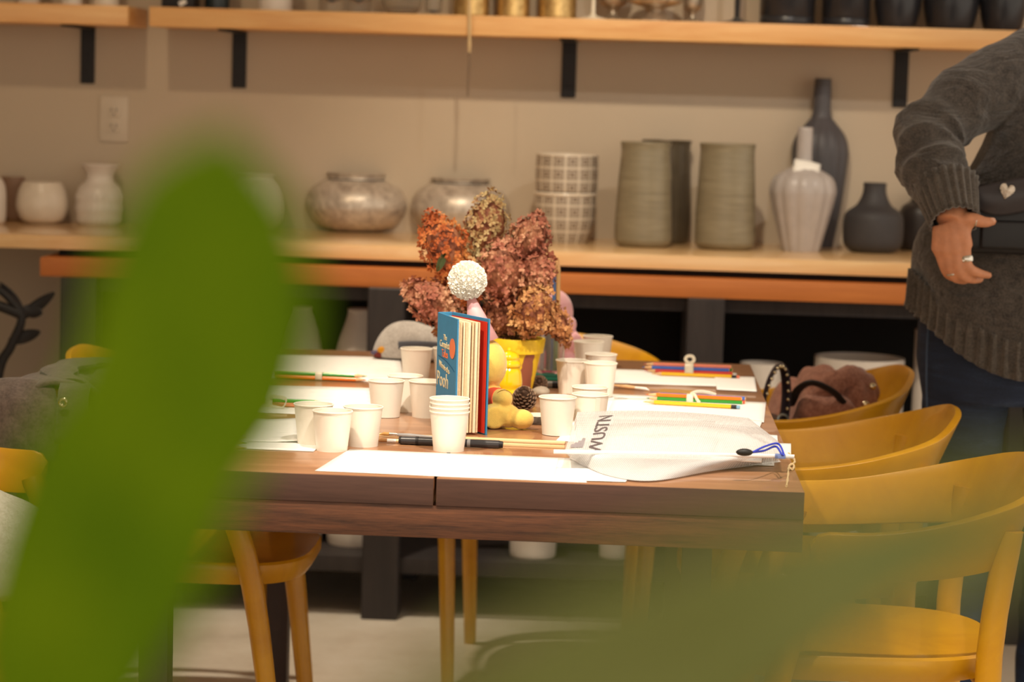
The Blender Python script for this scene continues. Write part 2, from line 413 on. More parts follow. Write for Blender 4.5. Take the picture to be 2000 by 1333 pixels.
# counter, wall end to person end
c, p = stand(-20, 438, TOP_Z, [(26, 0), (31, 12), (31, 62), (25, 84), (15, 92), (14, 98)]); vase('vase', 'smooth white vase cut by the frame beside the taupe pot', 'vase', c, p, M_whiteg)
c, p = stand(27, 431, TOP_Z, [(20, 0), (24, 8), (25, 50), (24, 84)]); vase('pot', 'plain taupe pot standing behind the dimpled white bowl', 'pot', c, p, M_taupe)
c, p = stand(82, 438, TOP_Z, [(27, 0), (42, 10), (50, 34), (46, 62), (37, 80)], 7)
vase('bowl', 'round white bowl with a dimpled diamond texture', 'bowl', c, p, M_cream, 72, lambda t, r, z: r*(1+0.034*math.sin(16*t+z*300)*math.sin(16*t-z*300)) if r > 0.02 else r)
c, p = stand(138, 432, TOP_Z, [(25, 0), (27, 6), (27, 100), (28, 104)]); vase('pot', 'cylinder pot with black maze lines behind the white vases', 'pot', c, p, maze())
c, p = stand(194, 441, TOP_Z, [(40, 0), (46, 14), (46, 52), (40, 72), (28, 84), (27, 98), (37, 116)], 7)
vase('vase', 'white vase with carved bands and a flared collar', 'vase', c, p, M_whiteg, 72, lambda t, r, z: r*(1+(0.032*math.sin(26*t)*(1 if math.sin(z*190) > 0.1 else 0) + 0.018*math.sin(z*190))) if r > 0.03 and z < 0.085 else r)
c, p = stand(497, 452, TOP_Z, [(34, 0), (52, 22), (55, 52), (46, 84), (34, 100), (38, 108)]); vase('vase', 'rounded white vase half hidden behind the big leaf', 'vase', c, p, M_whiteg)
c, p = stand(695, 454, TOP_Z, [(52, 0), (82, 14), (101, 46), (92, 78), (66, 96), (56, 100), (55, 106), (60, 112)], 7)
vase('vase', 'squat mottled silver vase with a low wide mouth, standing clear of the flowers', 'vase', c, p, M_merc, 56, rim=(p[35][0]*0.985, 0.0022, p[35][1], M_dgrey))
c, p = stand(897, 461, TOP_Z, [(50, 0), (80, 14), (97, 46), (88, 78), (64, 96), (54, 100), (53, 104), (58, 109)], 7)
vase('vase', 'squat mottled silver vase partly hidden by the dried flowers', 'vase', c, p, M_merc, 56, rim=(p[35][0]*0.985, 0.0022, p[35][1], M_dgrey))
c, p = stand(1101, 476, TOP_Z, [(44, 0), (50, 14), (57, 38), (60, 70), (60, 94), (61, 97)], 6)
vase('pot', 'cream pot stamped with squares, lower one of the stacked pair', 'pot', c, p, M_squares, rim=(p[30][0]*0.97, 0.004, p[30][1]-0.003, M_cream), group='stacked square patterned pots')
low_top = p[30][1]; cc = c
c2 = Vector((cc.x+0.002, cc.y, cc.z+low_top+0.001)); s = SCL(c2)
p = vessel(smoothprof([(56*s, 0), (60*s, 6*s), (61*s, 40*s), (60*s, 70*s), (60*s, 74*s)], 6), 0.004)
vase('pot', 'cream pot stamped with squares, upper one of the stacked pair', 'pot', c2, p, M_squares, rim=(p[24][0]*0.985, 0.003, p[24][1]-0.002, M_cream), rz=0.3, group='stacked square patterned pots')
def wob(seed, amp=0.02):
    return lambda t, r, z: r*(1+amp*noise.noise(Vector((math.cos(t)*1.3+seed, math.sin(t)*1.3, z*14)))+0.003*noise.noise(Vector((math.cos(t), math.sin(t), z*70)))) if r > 0.02 else r
c, p = stand(1296, 476, TOP_Z, [(40, 0), (48, 8), (50, 60), (47, 150), (46, 188), (49, 198)], 7); vase('vase', 'tall dark olive stoneware vase standing behind its twin', 'vase', c, p, plain('dark_olive_stoneware', (84, 74, 58), 0.4, var=0.15, vs=20), 48, wob(3))
c, p = stand(1255, 484, TOP_Z, [(44, 0), (54, 8), (56, 30), (52, 120), (48, 180), (48, 192), (50, 202)], 7); vase('vase', 'tall ridged olive stoneware vase overlapping a darker twin', 'vase', c, p, M_olive, 56, wob(1))
c, p = stand(1414, 489, TOP_Z, [(46, 0), (57, 8), (59, 30), (56, 120), (53, 180), (53, 194), (55, 204)], 7); vase('vase', 'tall ridged olive stoneware vase standing alone beside the fluted bottle', 'vase', c, p, M_olive, 56, wob(9))
flute = lambda k, a: (lambda t, r, z: r*(1+a*abs(math.cos(k*t/2))-a) if r > 0.026 else r)
c, p = stand(1594, 484, TOP_Z, [(30, 0), (33, 6), (44, 70), (53, 150), (55, 190), (47, 218), (28, 242), (18, 258), (17, 300), (16, 326)], 7)
vase('bottle_vase', 'tall dark grey fluted bottle vase behind the tagged bottle', 'vase', c, p, M_grey, 96, flute(12, 0.05))
c, p = stand(1563, 493, TOP_Z, [(36, 0), (38, 5), (50, 50), (62, 98), (65, 122), (56, 145), (32, 160), (18, 170), (15, 190), (15, 240)], 7)
t = vase('bottle_vase', 'pale frosted fluted bottle vase with a white price tag', 'vase', c, p, plain('frosted_pale_glass', (176, 168, 164), 0.35, var=0.05, sss=0.0), 96, flute(12, 0.06))
s = SCL(c); tag = grid(lambda u, v: ((u-0.5)*52*s, -0.026-0.004*math.sin(u*3.1), (v-0.5)*36*s), 6, 3)
M_card = plain('white_card', (238, 234, 226), 0.6, var=0.02)
add('price_tag', tag, M_card, t, solid=0.0008, loc=(0.0, -0.012, 152*s), rot=(-0.35, 0.18, 0.1), label='white price tag')
add('tag_string', tube(spline([(0.016, -0.03, 158*s), (0.02, -0.012, 168*s), (0, 0.019, 172*s), (-0.018, 0, 171*s), (0, -0.02, 166*s), (0.01, -0.035, 156*s)], 6), 0.0008, 6), plain('jute_string', (170, 140, 100), 0.9), t)
c, p = stand(1703, 495, TOP_Z, [(40, 0), (52, 8), (58, 24), (58, 62), (52, 78), (34, 92), (24, 112), (22, 128), (23, 134)], 7); vase('bottle_vase', 'short black slate vase with a stubby neck', 'vase', c, p, M_dgrey, 56)
c, p = stand(1796, 491, TOP_Z, [(34, 0), (42, 8), (44, 60), (38, 84), (22, 96), (20, 112)], 7); vase('bottle_vase', 'dark brown vase half hidden behind the person\'s cuff', 'vase', c, p, plain('brown_black_glaze', (44, 38, 36), 0.4), 48)

# upper shelf, wall end to person end
def up(name, label, cat, px, prof_px, mat, sm=4, wall=0.004, Yc=6.335, n=36, fn=None, group=None, rim=None):
    p = PY(px, 40, Yc); s = SCL(p); prof = [(r*s, h*s) for r, h in prof_px]
    if sm: prof = smoothprof(prof, sm)
    return vase(name, label, cat, (p.x, Yc, SHELF_Z), vessel(prof, wall, 0.85) if wall else prof, mat, n, fn, group=group, rim=rim)
M_glass = plain('clear_glass', (236, 232, 224), 0.04, var=0.0, trans=0.92, ior=1.2)
up('bowl', 'small white footed bowl on the short wall shelf', 'bowl', 55, [(18, 0), (22, 6), (34, 40), (38, 52)], M_whiteg)
up('cup', 'narrow white cup beside the footed bowl on the short wall shelf', 'cup', 140, [(19, 0), (21, 5), (22, 60), (22, 84)], M_whiteg)
up('canister', 'wide white canister nearest the gap on the short wall shelf', 'canister', 207, [(24, 0), (25, 4), (25, 90), (24, 96)], M_cream)
p = PY(353, 20, 6.33)
t = thing('gift_box', 'square black box with a small white tag on the long wall shelf', 'box', (p.x, 6.33, SHELF_Z))
add('box_body', rbox(-0.043, 0.043, -0.045, 0.045, 0, 0.10, 0.004), M_black, t, angle=30); add('box_lid', rbox(-0.045, 0.045, -0.047, 0.047, 0.085, 0.112, 0.004), M_black, t, angle=30)
add('tag', box(0.004, 0.024, -0.052, -0.051, 0.0, 0.012), M_card, t, smooth=False, loc=(0, 0, 0.0115), rot=(0.2, -0.5, 0))
up('jar', 'dark teal jar standing beside the black box', 'jar', 424, [(22, 0), (24, 4), (24, 90), (20, 100), (19, 108)], plain('dark_teal_glaze', (34, 44, 48), 0.3))
up('canister', 'tall white cylinder vase between the teal jar and the clear glasses', 'vase', 537, [(31, 0), (33, 4), (33, 150), (32, 158)], M_whiteg)
up('tumbler', 'clear glass tumbler next to the tall white cylinder vase', 'glass', 647, [(23, 0), (25, 5), (26, 120)], M_glass, group='clear glass tumblers', wall=0.003)
up('tumbler', 'clear glass tumbler next to the round glass bowl vase', 'glass', 700, [(23, 0), (24, 5), (25, 120)], M_glass, group='clear glass tumblers', wall=0.003)
up('glass_bowl', 'round clear glass bowl vase beside the brass cylinders', 'vase', 785, [(24, 0), (34, 10), (41, 40), (34, 74), (26, 88), (30, 96)], M_glass, wall=0.003)
up('votive', 'tiny clear glass votive between the glass bowl and the brass', 'glass', 846, [(14, 0), (16, 4), (17, 34)], M_glass, wall=0.003)
for px, r, lab in ((920, 35, 'brass cylinder vase with twine hanging in front of it'), (1002, 32, 'middle one of three brass cylinder vases, beside the twine hung one'), (1088, 37, 'brass cylinder vase standing next to the thin candle holder')):
    up('cylinder_vase', lab, 'vase', px, [(r, 0), (r+1, 3), (r, 8), (r, 170), (r+1, 176)], M_gold, group='brass cylinder vases', sm=0)
M_wax = plain('ivory_wax', (232, 222, 202), 0.5, sss=0.1)
up('candle_holder', 'thin pale candle holder on a flat round foot', 'candle holder', 1158, [(27, 0), (27, 3), (8, 7), (4, 12), (3.5, 80), (3.5, 120), (10, 126), (10, 134)], M_wax, sm=0, wall=0, Yc=6.30)
up('pedestal_bowl', 'tarnished silver goblet behind the silver compote', 'goblet', 1196, [(26, 0), (24, 4), (10, 12), (9, 24), (26, 34), (36, 60), (36, 90)], M_silver, Yc=6.38)
up('compote', 'antique silver compote bowl on a flared foot', 'bowl', 1278, [(36, 0), (33, 5), (20, 16), (17, 24), (28, 29), (50, 36), (55, 46), (53, 60)], M_silver, Yc=6.31)
up('goblet', 'small silver goblet next to the compote', 'goblet', 1352, [(22, 0), (20, 4), (7, 10), (7, 22), (18, 32), (21, 60), (20, 76)], M_silver, Yc=6.38)
t = up('candlestick', 'black stemmed candlestick on a clear glass foot', 'candlestick', 1439, [(5, 8), (5.5, 40), (6, 120), (12, 126), (12, 140)], M_black, sm=0, wall=0, Yc=6.30)
s = SCL((0, 6.3, 1.5)); add('glass_foot', lathe([(36*s, 0), (36*s, 2.5*s), (12*s, 7*s), (5*s, 14*s), (0.001, 15*s)], 32), M_glass, t)
M_blk = plain('black_glaze', (42, 42, 46), 0.28, var=0.1, vs=8)
for px, r, lab, k in ((1537, 54, 'black cylinder pot with a scored line, next to the glass footed candlestick', 0), (1652, 47, 'black cylinder pot with a scored line, beside the round shouldered ones', 0),
                    (1752, 46, 'black round shouldered pot next to a scored cylinder pot', 1), (1856, 54, 'wide black round shouldered pot with a blue sheen', 1), (1958, 46, 'black pot above the person\'s shoulder on the wall shelf', 1)):
    pr = [(r-2, 0), (r, 4), (r, 16), (r-1.6, 17.5), (r, 19), (r, 130), (r+1, 140)] if k == 0 else [(r-14, 0), (r-8, 8), (r, 50), (r-2, 90), (r-18, 120), (r-20, 134)]
    up('pot', lab, 'pot', px, pr, M_blk, sm=0 if k == 0 else 5, Yc=6.32, group='black pots on the wall shelf')
# twine tail with a stick hanging over the shelf edge
pa = PY(917, -60, 6.18); pb = PY(917, 102, 6.18); pc = PY(914, 188, 6.18)
t = thing('twine_tail', 'pale twine with a thin stick hanging in front of a brass cylinder', 'twine', pb)
M_twine = plain('cream_twine', (206, 178, 134), 0.9, var=0.2, vs=300, bump=0.5, bs=500)
add('twine', tube([Vector(q)-pb for q in spline([pa+Vector((0, 0.10, 0.02)), pa+Vector((0, 0.02, -0.02)), pa.lerp(pb, 0.35), pa.lerp(pb, 0.7), pb], 5)], [0.004+0.0009*math.sin(i*2.2) for i in range(21)], 8), M_twine, t)
add('stick', tube([(0, 0, 0.02), pc.lerp(pb, 0.5)-pb, pc-pb], [0.0025, 0.003, 0.0025], 8), plain('grey_twig', (120, 100, 82), 0.8), t)

# ------------------------------------------------------------------ pots standing on the low shelf of the console
LOW = 0.152
def low(name, label, cat, px, y, prof, mat, n=40, group=None):
    p = PY(px, 900, y); s = SCL((p.x, y, 0.3))
    return vase(name, label, cat, (p.x, y, LOW), vessel(smoothprof([(r*s, h*s) for r, h in prof], 5), 0.006), mat, n, group=group)
M_plant = plain('white_planter', (226, 216, 204), 0.5, var=0.03)
low('floor_vase', 'tall white vase with a bell neck in front of a console post gap', 'vase', 697, 6.02, [(48, 0), (56, 20), (58, 200), (54, 330), (42, 395), (30, 430), (24, 452), (25, 458)], M_plant)
low('floor_vase', 'tall white bell necked vase tucked behind the big leaf', 'vase', 582, 6.02, [(44, 0), (50, 20), (52, 200), (48, 330), (38, 395), (28, 430), (20, 452), (21, 458)], M_plant)
low('planter', 'small white planter on the low shelf seen under the table', 'planter', 1046, 5.93, [(40, 0), (45, 6), (46, 60), (46, 110)], M_plant)
low('planter', 'white planter beside a yellow chair leg under the table', 'planter', 1208, 5.95, [(28, 0), (31, 6), (32, 60), (34, 120)], M_plant)
low('planter', 'wide white planter behind the brown coat', 'planter', 1670, 5.98, [(74, 0), (80, 10), (86, 200), (87, 392), (86, 400)], M_plant)
low('planter', 'white planter behind the studded bag strap', 'planter', 1480, 5.95, [(34, 0), (38, 10), (40, 200), (41, 380), (40, 386)], M_plant)
low('planter', 'narrow white planter half hidden by the person\'s hip', 'planter', 1806, 6.02, [(24, 0), (28, 10), (30, 200), (30, 440), (29, 450)], M_plant)

# ------------------------------------------------------------------ the table
M_table = wood('walnut_stained_oak', (142, 95, 64), (178, 130, 93), (1.0, 9, 9), 0.32, 0.08, 0.5, coat=0.5)
M_apron = wood('brown_oak_apron', (52, 30, 18), (118, 72, 45), (1.5, 14, 26), 0.5, 0.3, 0.7)
M_tleg = wood('dark_walnut_leg', (40, 24, 18), (58, 36, 27), (14, 14, 1.4), 0.5, 0.15)
TX0, TX1, TY0, TY1, TJ = -0.795, 0.256, 3.388, 5.035, PZ(851, 932, TABLE_Z).x
t = thing('craft_table', 'long brown oak table with a split top, covered in papers and cups', 'table', ((TX0+TX1)/2, (TY0+TY1)/2, 0)); ox, oy = t.location.x, t.location.y
def tb(x0, x1, y0, y1, z0, z1, r=0.002): return tr(rbox(x0, x1, y0, y1, z0, z1, r, 2), -ox, -oy)
add('top_leaf', tb(TX0, TJ-0.0022, TY0, TY1, TABLE_Z-0.04, TABLE_Z, 0.0016), M_table, t, angle=30)
add('top_leaf', tb(TJ+0.0022, TX1, TY0, TY1, TABLE_Z-0.04, TABLE_Z, 0.0016), M_table, t, angle=30)
M_edge = wood('shaded_edge_wood', (66, 42, 33), (92, 62, 50), (1.0, 9, 14), 0.55, 0.1, 0.5)  # added strips: shade on the leaf edges put into their wood colour
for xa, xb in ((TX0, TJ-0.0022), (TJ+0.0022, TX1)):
    add('shaded_edge', tb(xa, xb, TY0-0.0012, TY0+0.0006, TABLE_Z-0.040, TABLE_Z-0.0012, 0.0004), M_edge, t, angle=30, label='table top edge strip coloured as shade')
    add('shaded_edge', tb(xa, xb, TY1-0.0006, TY1+0.0012, TABLE_Z-0.040, TABLE_Z-0.0012, 0.0004), M_edge, t, angle=30, label='table top edge strip coloured as shade')
add('apron', tb(TX0, TX1, TY0+0.0005, TY0+0.03, TABLE_Z-0.0875, TABLE_Z-0.0405), M_apron, t, angle=30)
add('apron', tb(TX0, TX1, TY1-0.03, TY1, TABLE_Z-0.0875, TABLE_Z-0.0405), M_apron, t, angle=30)
for ax_ in (TX0, TX1-0.03): add('side_apron', tb(ax_, ax_+0.03, TY0+0.031, TY1-0.031, TABLE_Z-0.0875, TABLE_Z-0.0405), M_apron, t, angle=30)
for lx in (-0.705, 0.088):                      # legs stand clear of the chair seats pushed under the table
    for ly in (TY0+0.06, 4.70):
        add('leg', tb(lx, lx+0.043, ly, ly+0.045, 0, TABLE_Z-0.06), M_tleg, t, angle=30)
    add('cross_rail', tb(lx, lx+0.043, TY0+0.031, TY1-0.031, TABLE_Z-0.0875, TABLE_Z-0.0405), M_apron, t, angle=30)

# ------------------------------------------------------------------ yellow chairs
M_yel = wood('mustard_painted_wood', (192, 132, 4), (216, 158, 16), (3, 3, 3), 0.36, 0.03, 0.15, coat=0.2)
def chair_meshes():
    ctl = [(0.112, 0.244), (0.0, 0.258), (-0.12, 0.252), (-0.215, 0.207), (-0.262, 0.10), (-0.272, 0.0)]
    ctl = ctl + [(x, -y) for x, y in ctl[-2::-1]]
    P = spline(ctl, 6); n = len(P)-1; L = [0.0]
    for i in range(n): L.append(L[-1]+math.hypot(P[i+1][0]-P[i][0], P[i+1][1]-P[i][1]))
    T = L[-1]
    def band(u, v):
        s = u*n; i = min(int(s), n-1); f = s-i; x = P[i][0]*(1-f)+P[i+1][0]*f; y = P[i][1]*(1-f)+P[i+1][1]*f
        d = L[i]*(1-f)+L[i+1]*f; e = min(d, T-d); k = min(1.0, max(0.0, (e-0.05)/(T/2-0.05))); k = k*k*(3-2*k)
        top = 0.655+0.090*k; h = 0.075+0.055*k
        r = 0.035; c = 1.0 if e >= r else math.sqrt(max(0.0, 1-(1-e/r)**2))
        c = 0.25+0.75*c
        z = top-h*(1-c)*0.35 - (1-v)*h*c
        fl = (1-v)*(0.012+0.045*k); q = math.hypot(x, y)
        return (x-x/q*fl, y-y/q*fl, z)
    bandg = grid(band, 60, 6)
    seat = []
    for k, (sc, z) in enumerate(((0.0, 0.446), (0.6, 0.447), (0.9, 0.452), (0.985, 0.4545), (1.0, 0.450), (1.0, 0.434), (0.95, 0.414), (0.5, 0.410), (0.0, 0.410))):
        for i in range(40):
            a = 2*math.pi*i/40; ca, sa = math.cos(a), math.sin(a); ex = 0.62
            x = math.copysign(abs(ca)**ex, ca)*0.225; y = math.copysign(abs(sa)**ex, sa)*(0.205+0.02*ca)
            seat.append(Vector((x*sc+0.01, y*sc, z)))
    fc = [(k*40+i, k*40+(i+1) % 40, (k+1)*40+(i+1) % 40, (k+1)*40+i) for k in range(8) for i in range(40)]
    legs = []
    for s in (1, -1):
        legs.append(mesh(tube(spline([(0.205, 0.205*s, 0), (0.15, 0.225*s, 0.42), (0.085, 0.240*s, 0.61)], 5), [0.014+0.0065*min(1, i/5) for i in range(11)], 14), 'front_leg'))
        legs.append(mesh(tube(spline([(-0.225, 0.185*s, 0), (-0.175, 0.196*s, 0.40), (-0.196, 0.205*s, 0.66)], 5), [0.014+0.0065*min(1, i/5) for i in range(11)], 14), 'rear_leg'))
    rail = tube([(-0.18, 0.19, 0.40), (-0.18, -0.19, 0.40)], 0.012, 10)
    return mesh(bandg, 'backrest_band'), mesh((seat, fc), 'seat'), legs, mesh(rail, 'rail')
CH = chair_meshes()
def chair(label, x, y, rz, group='mustard yellow armchairs around the table'):
    t = thing('armchair', label, 'chair', (x, y, 0), rz, group)
    add('backrest_band', CH[0], M_yel, t, solid=0.013, bevel=0.003, angle=50)
    add('seat', CH[1], M_yel, t, angle=35)
    for l in CH[2]: add('leg', l, M_yel, t)
    add('rail', CH[3], M_yel, t)
    return t
PI = math.pi
chC = chair('empty mustard armchair at the table corner beside the mesh pouch', 0.388, 3.85, PI+0.03)
chB = chair('empty mustard armchair between the corner chair and the coat chair', 0.340, 4.475, PI-0.04)
chA = chair('mustard armchair holding the brown coat and studded bag', 0.325, 5.12, PI+0.08)
chE = chair('mustard armchair at the head of the table near the console', -0.165, 5.37, -PI/2)
ch0 = chair('mustard armchair with a white cloth bag on its seat', -1.115, 3.868, 0.0)
ch1 = chair('mustard armchair with the grey coat over its back', -0.80, 4.39, 0.0)
ch2 = chair('mustard armchair beyond the grey coat chair, its back toward the black branch', -0.89, 4.98, 0.0)

# ------------------------------------------------------------------ coats and bags on the chairs
def fold_noise(p, s): 
    return noise.noise(Vector((p[0]*s, p[1]*s, 3.1)))+0.5*noise.noise(Vector((p[0]*s*2.3, p[1]*s*2.3, 9.7)))
def cloth(name, a, b, sc=160): return knit(name, a, b, sc, sheen=0.2)
M_brown = cloth('brown_wool', (128, 82, 66), (172, 120, 100)); M_taup = cloth('taupe_grey_cotton', (70, 58, 50), (96, 82, 72))
M_snap = plain('snap_metal', (220, 205, 170), 0.25, metal=1.0)
M_blackl = plain('black_leather', (24, 22, 25), 0.42, var=0.15, vs=40, bump=0.15, bs=180)
def pillow(cx, cy, z0, rx, ry, h, seed, fold=0.016, fs=9, ex=0.7, n=44, m=12):
    V = []
    for k in range(m+1):
        b = (k/m)*math.pi/2; rr = math.cos(b)**0.7; zz = math.sin(b)
        for i in range(n):
            a = 2*PI*i/n; ca, sa = math.cos(a), math.sin(a)
            x = math.copysign(abs(ca)**ex, ca)*rx*rr; y = math.copysign(abs(sa)**ex, sa)*ry*rr
            f = fold*fold_noise((x+seed, y*0.7+seed*0.3), fs)*(0.3+zz)
            V.append(Vector((cx+x*(1+f*2), cy+y*(1+f*2), z0+h*zz*(0.86+0.3*noise.noise(Vector((x*6, y*6, seed))))+f)))
    Fc = [(k*n+i, k*n+(i+1) % n, (k+1)*n+(i+1) % n, (k+1)*n+i) for k in range(m) for i in range(n)]
    Fc.append(tuple(range(n-1, -1, -1))); Fc.append(tuple(m*n+i for i in range(n)))
    return V, Fc
t = thing('coat', 'brown wool coat with a black collar strap heaped on an armchair', 'coat', (0.345, 5.08, 0.45))
cb = pillow(0.090, 0.050, -0.002, 0.118, 0.165, 0.285, 2.0, 0.040, 13); cs_ = pillow(0.095, -0.015, 0.14, 0.098, 0.115, 0.180, 5.0, 0.036, 16)
add('coat_body', cb, M_brown, t, subsurf=1)
add('coat_shoulder', cs_, M_brown, t, subsurf=1)
add('coat_skirt', pillow(0.07, 0.12, 0.10, 0.115, 0.105, 0.165, 8.0, 0.030, 15), M_brown, t, subsurf=1)
add('sleeve', tube(spline([(0.030, -0.03, 0.08), (0.026, -0.09, 0.17), (0.05, -0.118, 0.215), (0.11, -0.112, 0.20), (0.145, -0.09, 0.15)], 7), [0.038+0.006*math.sin(i*1.1) for i in range(29)], 16), M_brown, t, subsurf=1)
add('collar', tube(spline([(0.04, -0.115, 0.22), (0.07, -0.115, 0.265), (0.11, -0.10, 0.285), (0.15, -0.07, 0.275), (0.175, -0.03, 0.245)], 6), [(0.024+0.004*math.sin(i), 0.011) for i in range(25)], 14), M_brown, t)
add('collar_strap', tube(spline([(-0.006, -0.105, 0.225), (0.008, -0.135, 0.262), (0.035, -0.150, 0.278), (0.075, -0.150, 0.262), (0.10, -0.145, 0.238)], 6), [(0.005, 0.011)]*25, 10), M_blackl, t, label='black collar strap')
from mathutils.bvhtree import BVHTree
gj = join(*[([v.co.copy() for v in o_.data.vertices], [tuple(f_.vertices) for f_ in o_.data.polygons]) for o_ in t.children]); tree = BVHTree.FromPolygons([tuple(p) for p in gj[0]], gj[1])
for px_, py_ in ((1703, 757), (1690, 792)):
    hit = tree.ray_cast(CAM-Vector(t.location), ray(px_, py_).normalized())[0]
    if hit: add('snap', ball(tuple(hit+Vector((0, -0.002, 0.002))), (0.0085, 0.006, 0.0075)), M_snap, t)

base = Vector((0.298, 4.99, 0.4535))
t = thing('studded_bag', 'black handbag with a gold studded strap beside the brown coat', 'bag', base)
add('bag_body', displace(rbox(-0.028, 0.026, -0.055, 0.10, 0.0, 0.19, 0.02, 4), 0.002, 18, 4), M_blackl, t)
arch = spline([(-0.014, -0.040, 0.15), (-0.017, -0.046, 0.21), (-0.010, -0.05, 0.265), (0.006, -0.05, 0.302), (0.022, -0.045, 0.30), (0.030, -0.04, 0.255), (0.028, -0.04, 0.20), (0.022, -0.035, 0.15)], 6)
add('strap', tube(arch, [(0.005, 0.014)]*len(arch), 10), plain('purple_black_leather', (46, 40, 48), 0.35), t)
for k in range(2, len(arch)-8, 2):
    q = Vector(arch[k]) ; add('stud', ball(tuple(q+Vector((0.003, -0.014, 0.0))), 0.0036, 8, 6), M_snap, t)
add('buckle', tr(rotg(torus(0.011, 0.0028, 18, 8), 'X', 1.2), 0.024, -0.056, 0.195), plain('dull_steel', (170, 180, 180), 0.3, metal=1.0), t)

t = thing('coat', 'taupe grey coat with a snap button draped over an armchair back', 'coat', (-1.055, 4.39, 0.60))
def drape(u, v):                                # hangs over the curved backrest, following its bend
    a = (v-0.5)*2; y = (u-0.5)*0.40; f = fold_noise((y+2, a*0.25), 9)*0.014
    if abs(a) < 0.35: x = a*0.20; z = 0.160-0.02*(a/0.35)**2
    else: x = math.copysign(0.070+0.03*(abs(a)-0.35), a); z = 0.140-(abs(a)-0.35)*0.42
    z += 0.004*math.sin(u*7)+abs(f)*0.8
    if a > 0.35: x += 0.020
    return (x+abs(f)*(1 if a > 0 else -1)+1.45*y*y, y, z)
add('coat_body', grid(drape, 40, 30), M_taup, t, solid=0.010, subsurf=1)
add('collar', tube(spline([(0.06, -0.17, 0.160), (0.02, -0.08, 0.170), (0.02, 0.05, 0.170), (0.05, 0.16, 0.162)], 7), [(0.011, 0.030+0.006*math.sin(i)) for i in range(22)], 14), M_taup, t)
add('sleeve', tube(spline([(0.070, -0.06, 0.13), (0.115, -0.065, 0.115), (0.145, -0.07, 0.05), (0.150, -0.07, -0.06)], 7), [0.030+0.004*math.sin(i*1.3) for i in range(22)], 16), M_taup, t, subsurf=1)
def endf(u, v):                                 # the coat front falling over the near end of the backrest
    x = -0.115+0.175*u; k = v**4; f = -abs(fold_noise((x*2.2+4+v*0.12, v*0.15), 9))*0.016
    return (x+0.05*k*(0.5-u), -0.231+0.056*k+f*(1-k), 0.035+0.135*v-0.01*abs(2*u-1)**2)
add('coat_front', grid(endf, 24, 14), M_taup, t, solid=0.010, subsurf=1)
q = PY(128, 785, 4.138)-Vector(t.location)
flap = grid(lambda u, v: (q.x-0.018+u*0.055+0.004*math.sin(v*4), q.y-0.004-0.006*math.sin(v*3)+0.055*v**3, q.z-0.075+v*0.10), 6, 8)
add('pocket_flap', flap, M_taup, t, solid=0.005)
add('snap', tr(rotg(torus(0.0062, 0.0028, 16, 8), 'X', PI/2), q.x, q.y-0.016, q.z), M_snap, t)

M_canvas = cloth('white_canvas', (196, 188, 176), (226, 220, 210), 260)
t = thing('cloth_bag', 'white canvas bag slumped on the seat of an armchair', 'bag', (-1.07, 3.86, 0.455))
add('bag_body', pillow(0, 0, 0, 0.16, 0.13, 0.215, 1.0, 0.012, 8, 0.8), M_canvas, t, subsurf=1)
add('bag_handle', tube(spline([(0.05, -0.05, 0.11), (0.12, -0.06, 0.10), (0.15, 0.0, 0.07), (0.12, 0.06, 0.10), (0.05, 0.05, 0.11)], 6), [(0.003, 0.011)]*25, 8), M_canvas, t)

# slumped patterned tote lying on the far end of the table / head chair
p = PY(835, 700, 5.10)
t = thing('print_tote', 'pale slumped tote with an orange and yellow print at the head of the table', 'bag', (p.x, 4.92, TABLE_Z))
M_tote = cloth('pale_grey_canvas', (176, 166, 158), (206, 198, 190), 200)
def totef(u, v):
    a = u*2*PI; r = 1-v*0.98; x = math.copysign(abs(math.cos(a))**0.8, math.cos(a))*0.085; y = math.sin(a)*0.055
    top = 0.085*(1-abs(2*v-1)**2.2)+0.0
    return (x, y, 0)
V, Fc = pillow(0, 0, 0, 0.10, 0.06, 0.085, 7.0, 0.006, 10, 0.85)
add('tote_body', (V, Fc), M_tote, t, subsurf=1)
for k, (dx, dz, col, r) in enumerate(((-0.078, 0.020, (220, 150, 30), 0.013), (-0.060, 0.030, (226, 190, 40), 0.012), (-0.088, 0.010, (120, 40, 30), 0.011), (-0.045, 0.033, (204, 96, 50), 0.010), (-0.098, 0.014, (96, 84, 110), 0.008))):
    add('print_patch', ball((dx*0.93, -0.036-0.012*(1-abs(dx)/0.1), dz), (r, 0.006, r*0.6), 12, 8), plain('print_%d' % k, col, 0.7), t)
add('tote_band', tube(spline([(-0.04, -0.058, 0.033), (0.0, -0.064, 0.036), (0.05, -0.06, 0.034)], 5), [(0.008, 0.003)]*11, 8), plain('slate_ribbon', (84, 84, 92), 0.7), t)

# ------------------------------------------------------------------ black branch ornament at the console end
t = thing('branch_ornament', 'tall black metal branch ornament with thick leaves beside the console', 'ornament', (PY(-10, 800, 5.7).x, 5.7, 0))
o0 = Vector(t.location)
def bq(px, py, y=5.7): return PY(px, py, y)-o0
foot = bq(-10, 800); 
add('base', lathe([(0.13, 0), (0.13, 0.012), (0.02, 0.03), (0.012, 0.05)], 32), M_black, t)
stem = [(0, 0, 0.03), (-0.01, 0, 0.25), tuple(bq(-5, 745)), tuple(bq(22, 675)), tuple(bq(42, 620)), tuple(bq(10, 575)), tuple(bq(-40, 540)), tuple(bq(-70, 470))]
add('stem', tube(spline(stem, 6), [0.014-0.006*i/42 for i in range(43)], 12), M_black, t)
add('twig', tube(spline([tuple(bq(-30, 590)), tuple(bq(5, 600)), tuple(bq(40, 614))], 5), [0.013]*11, 12), M_black, t)
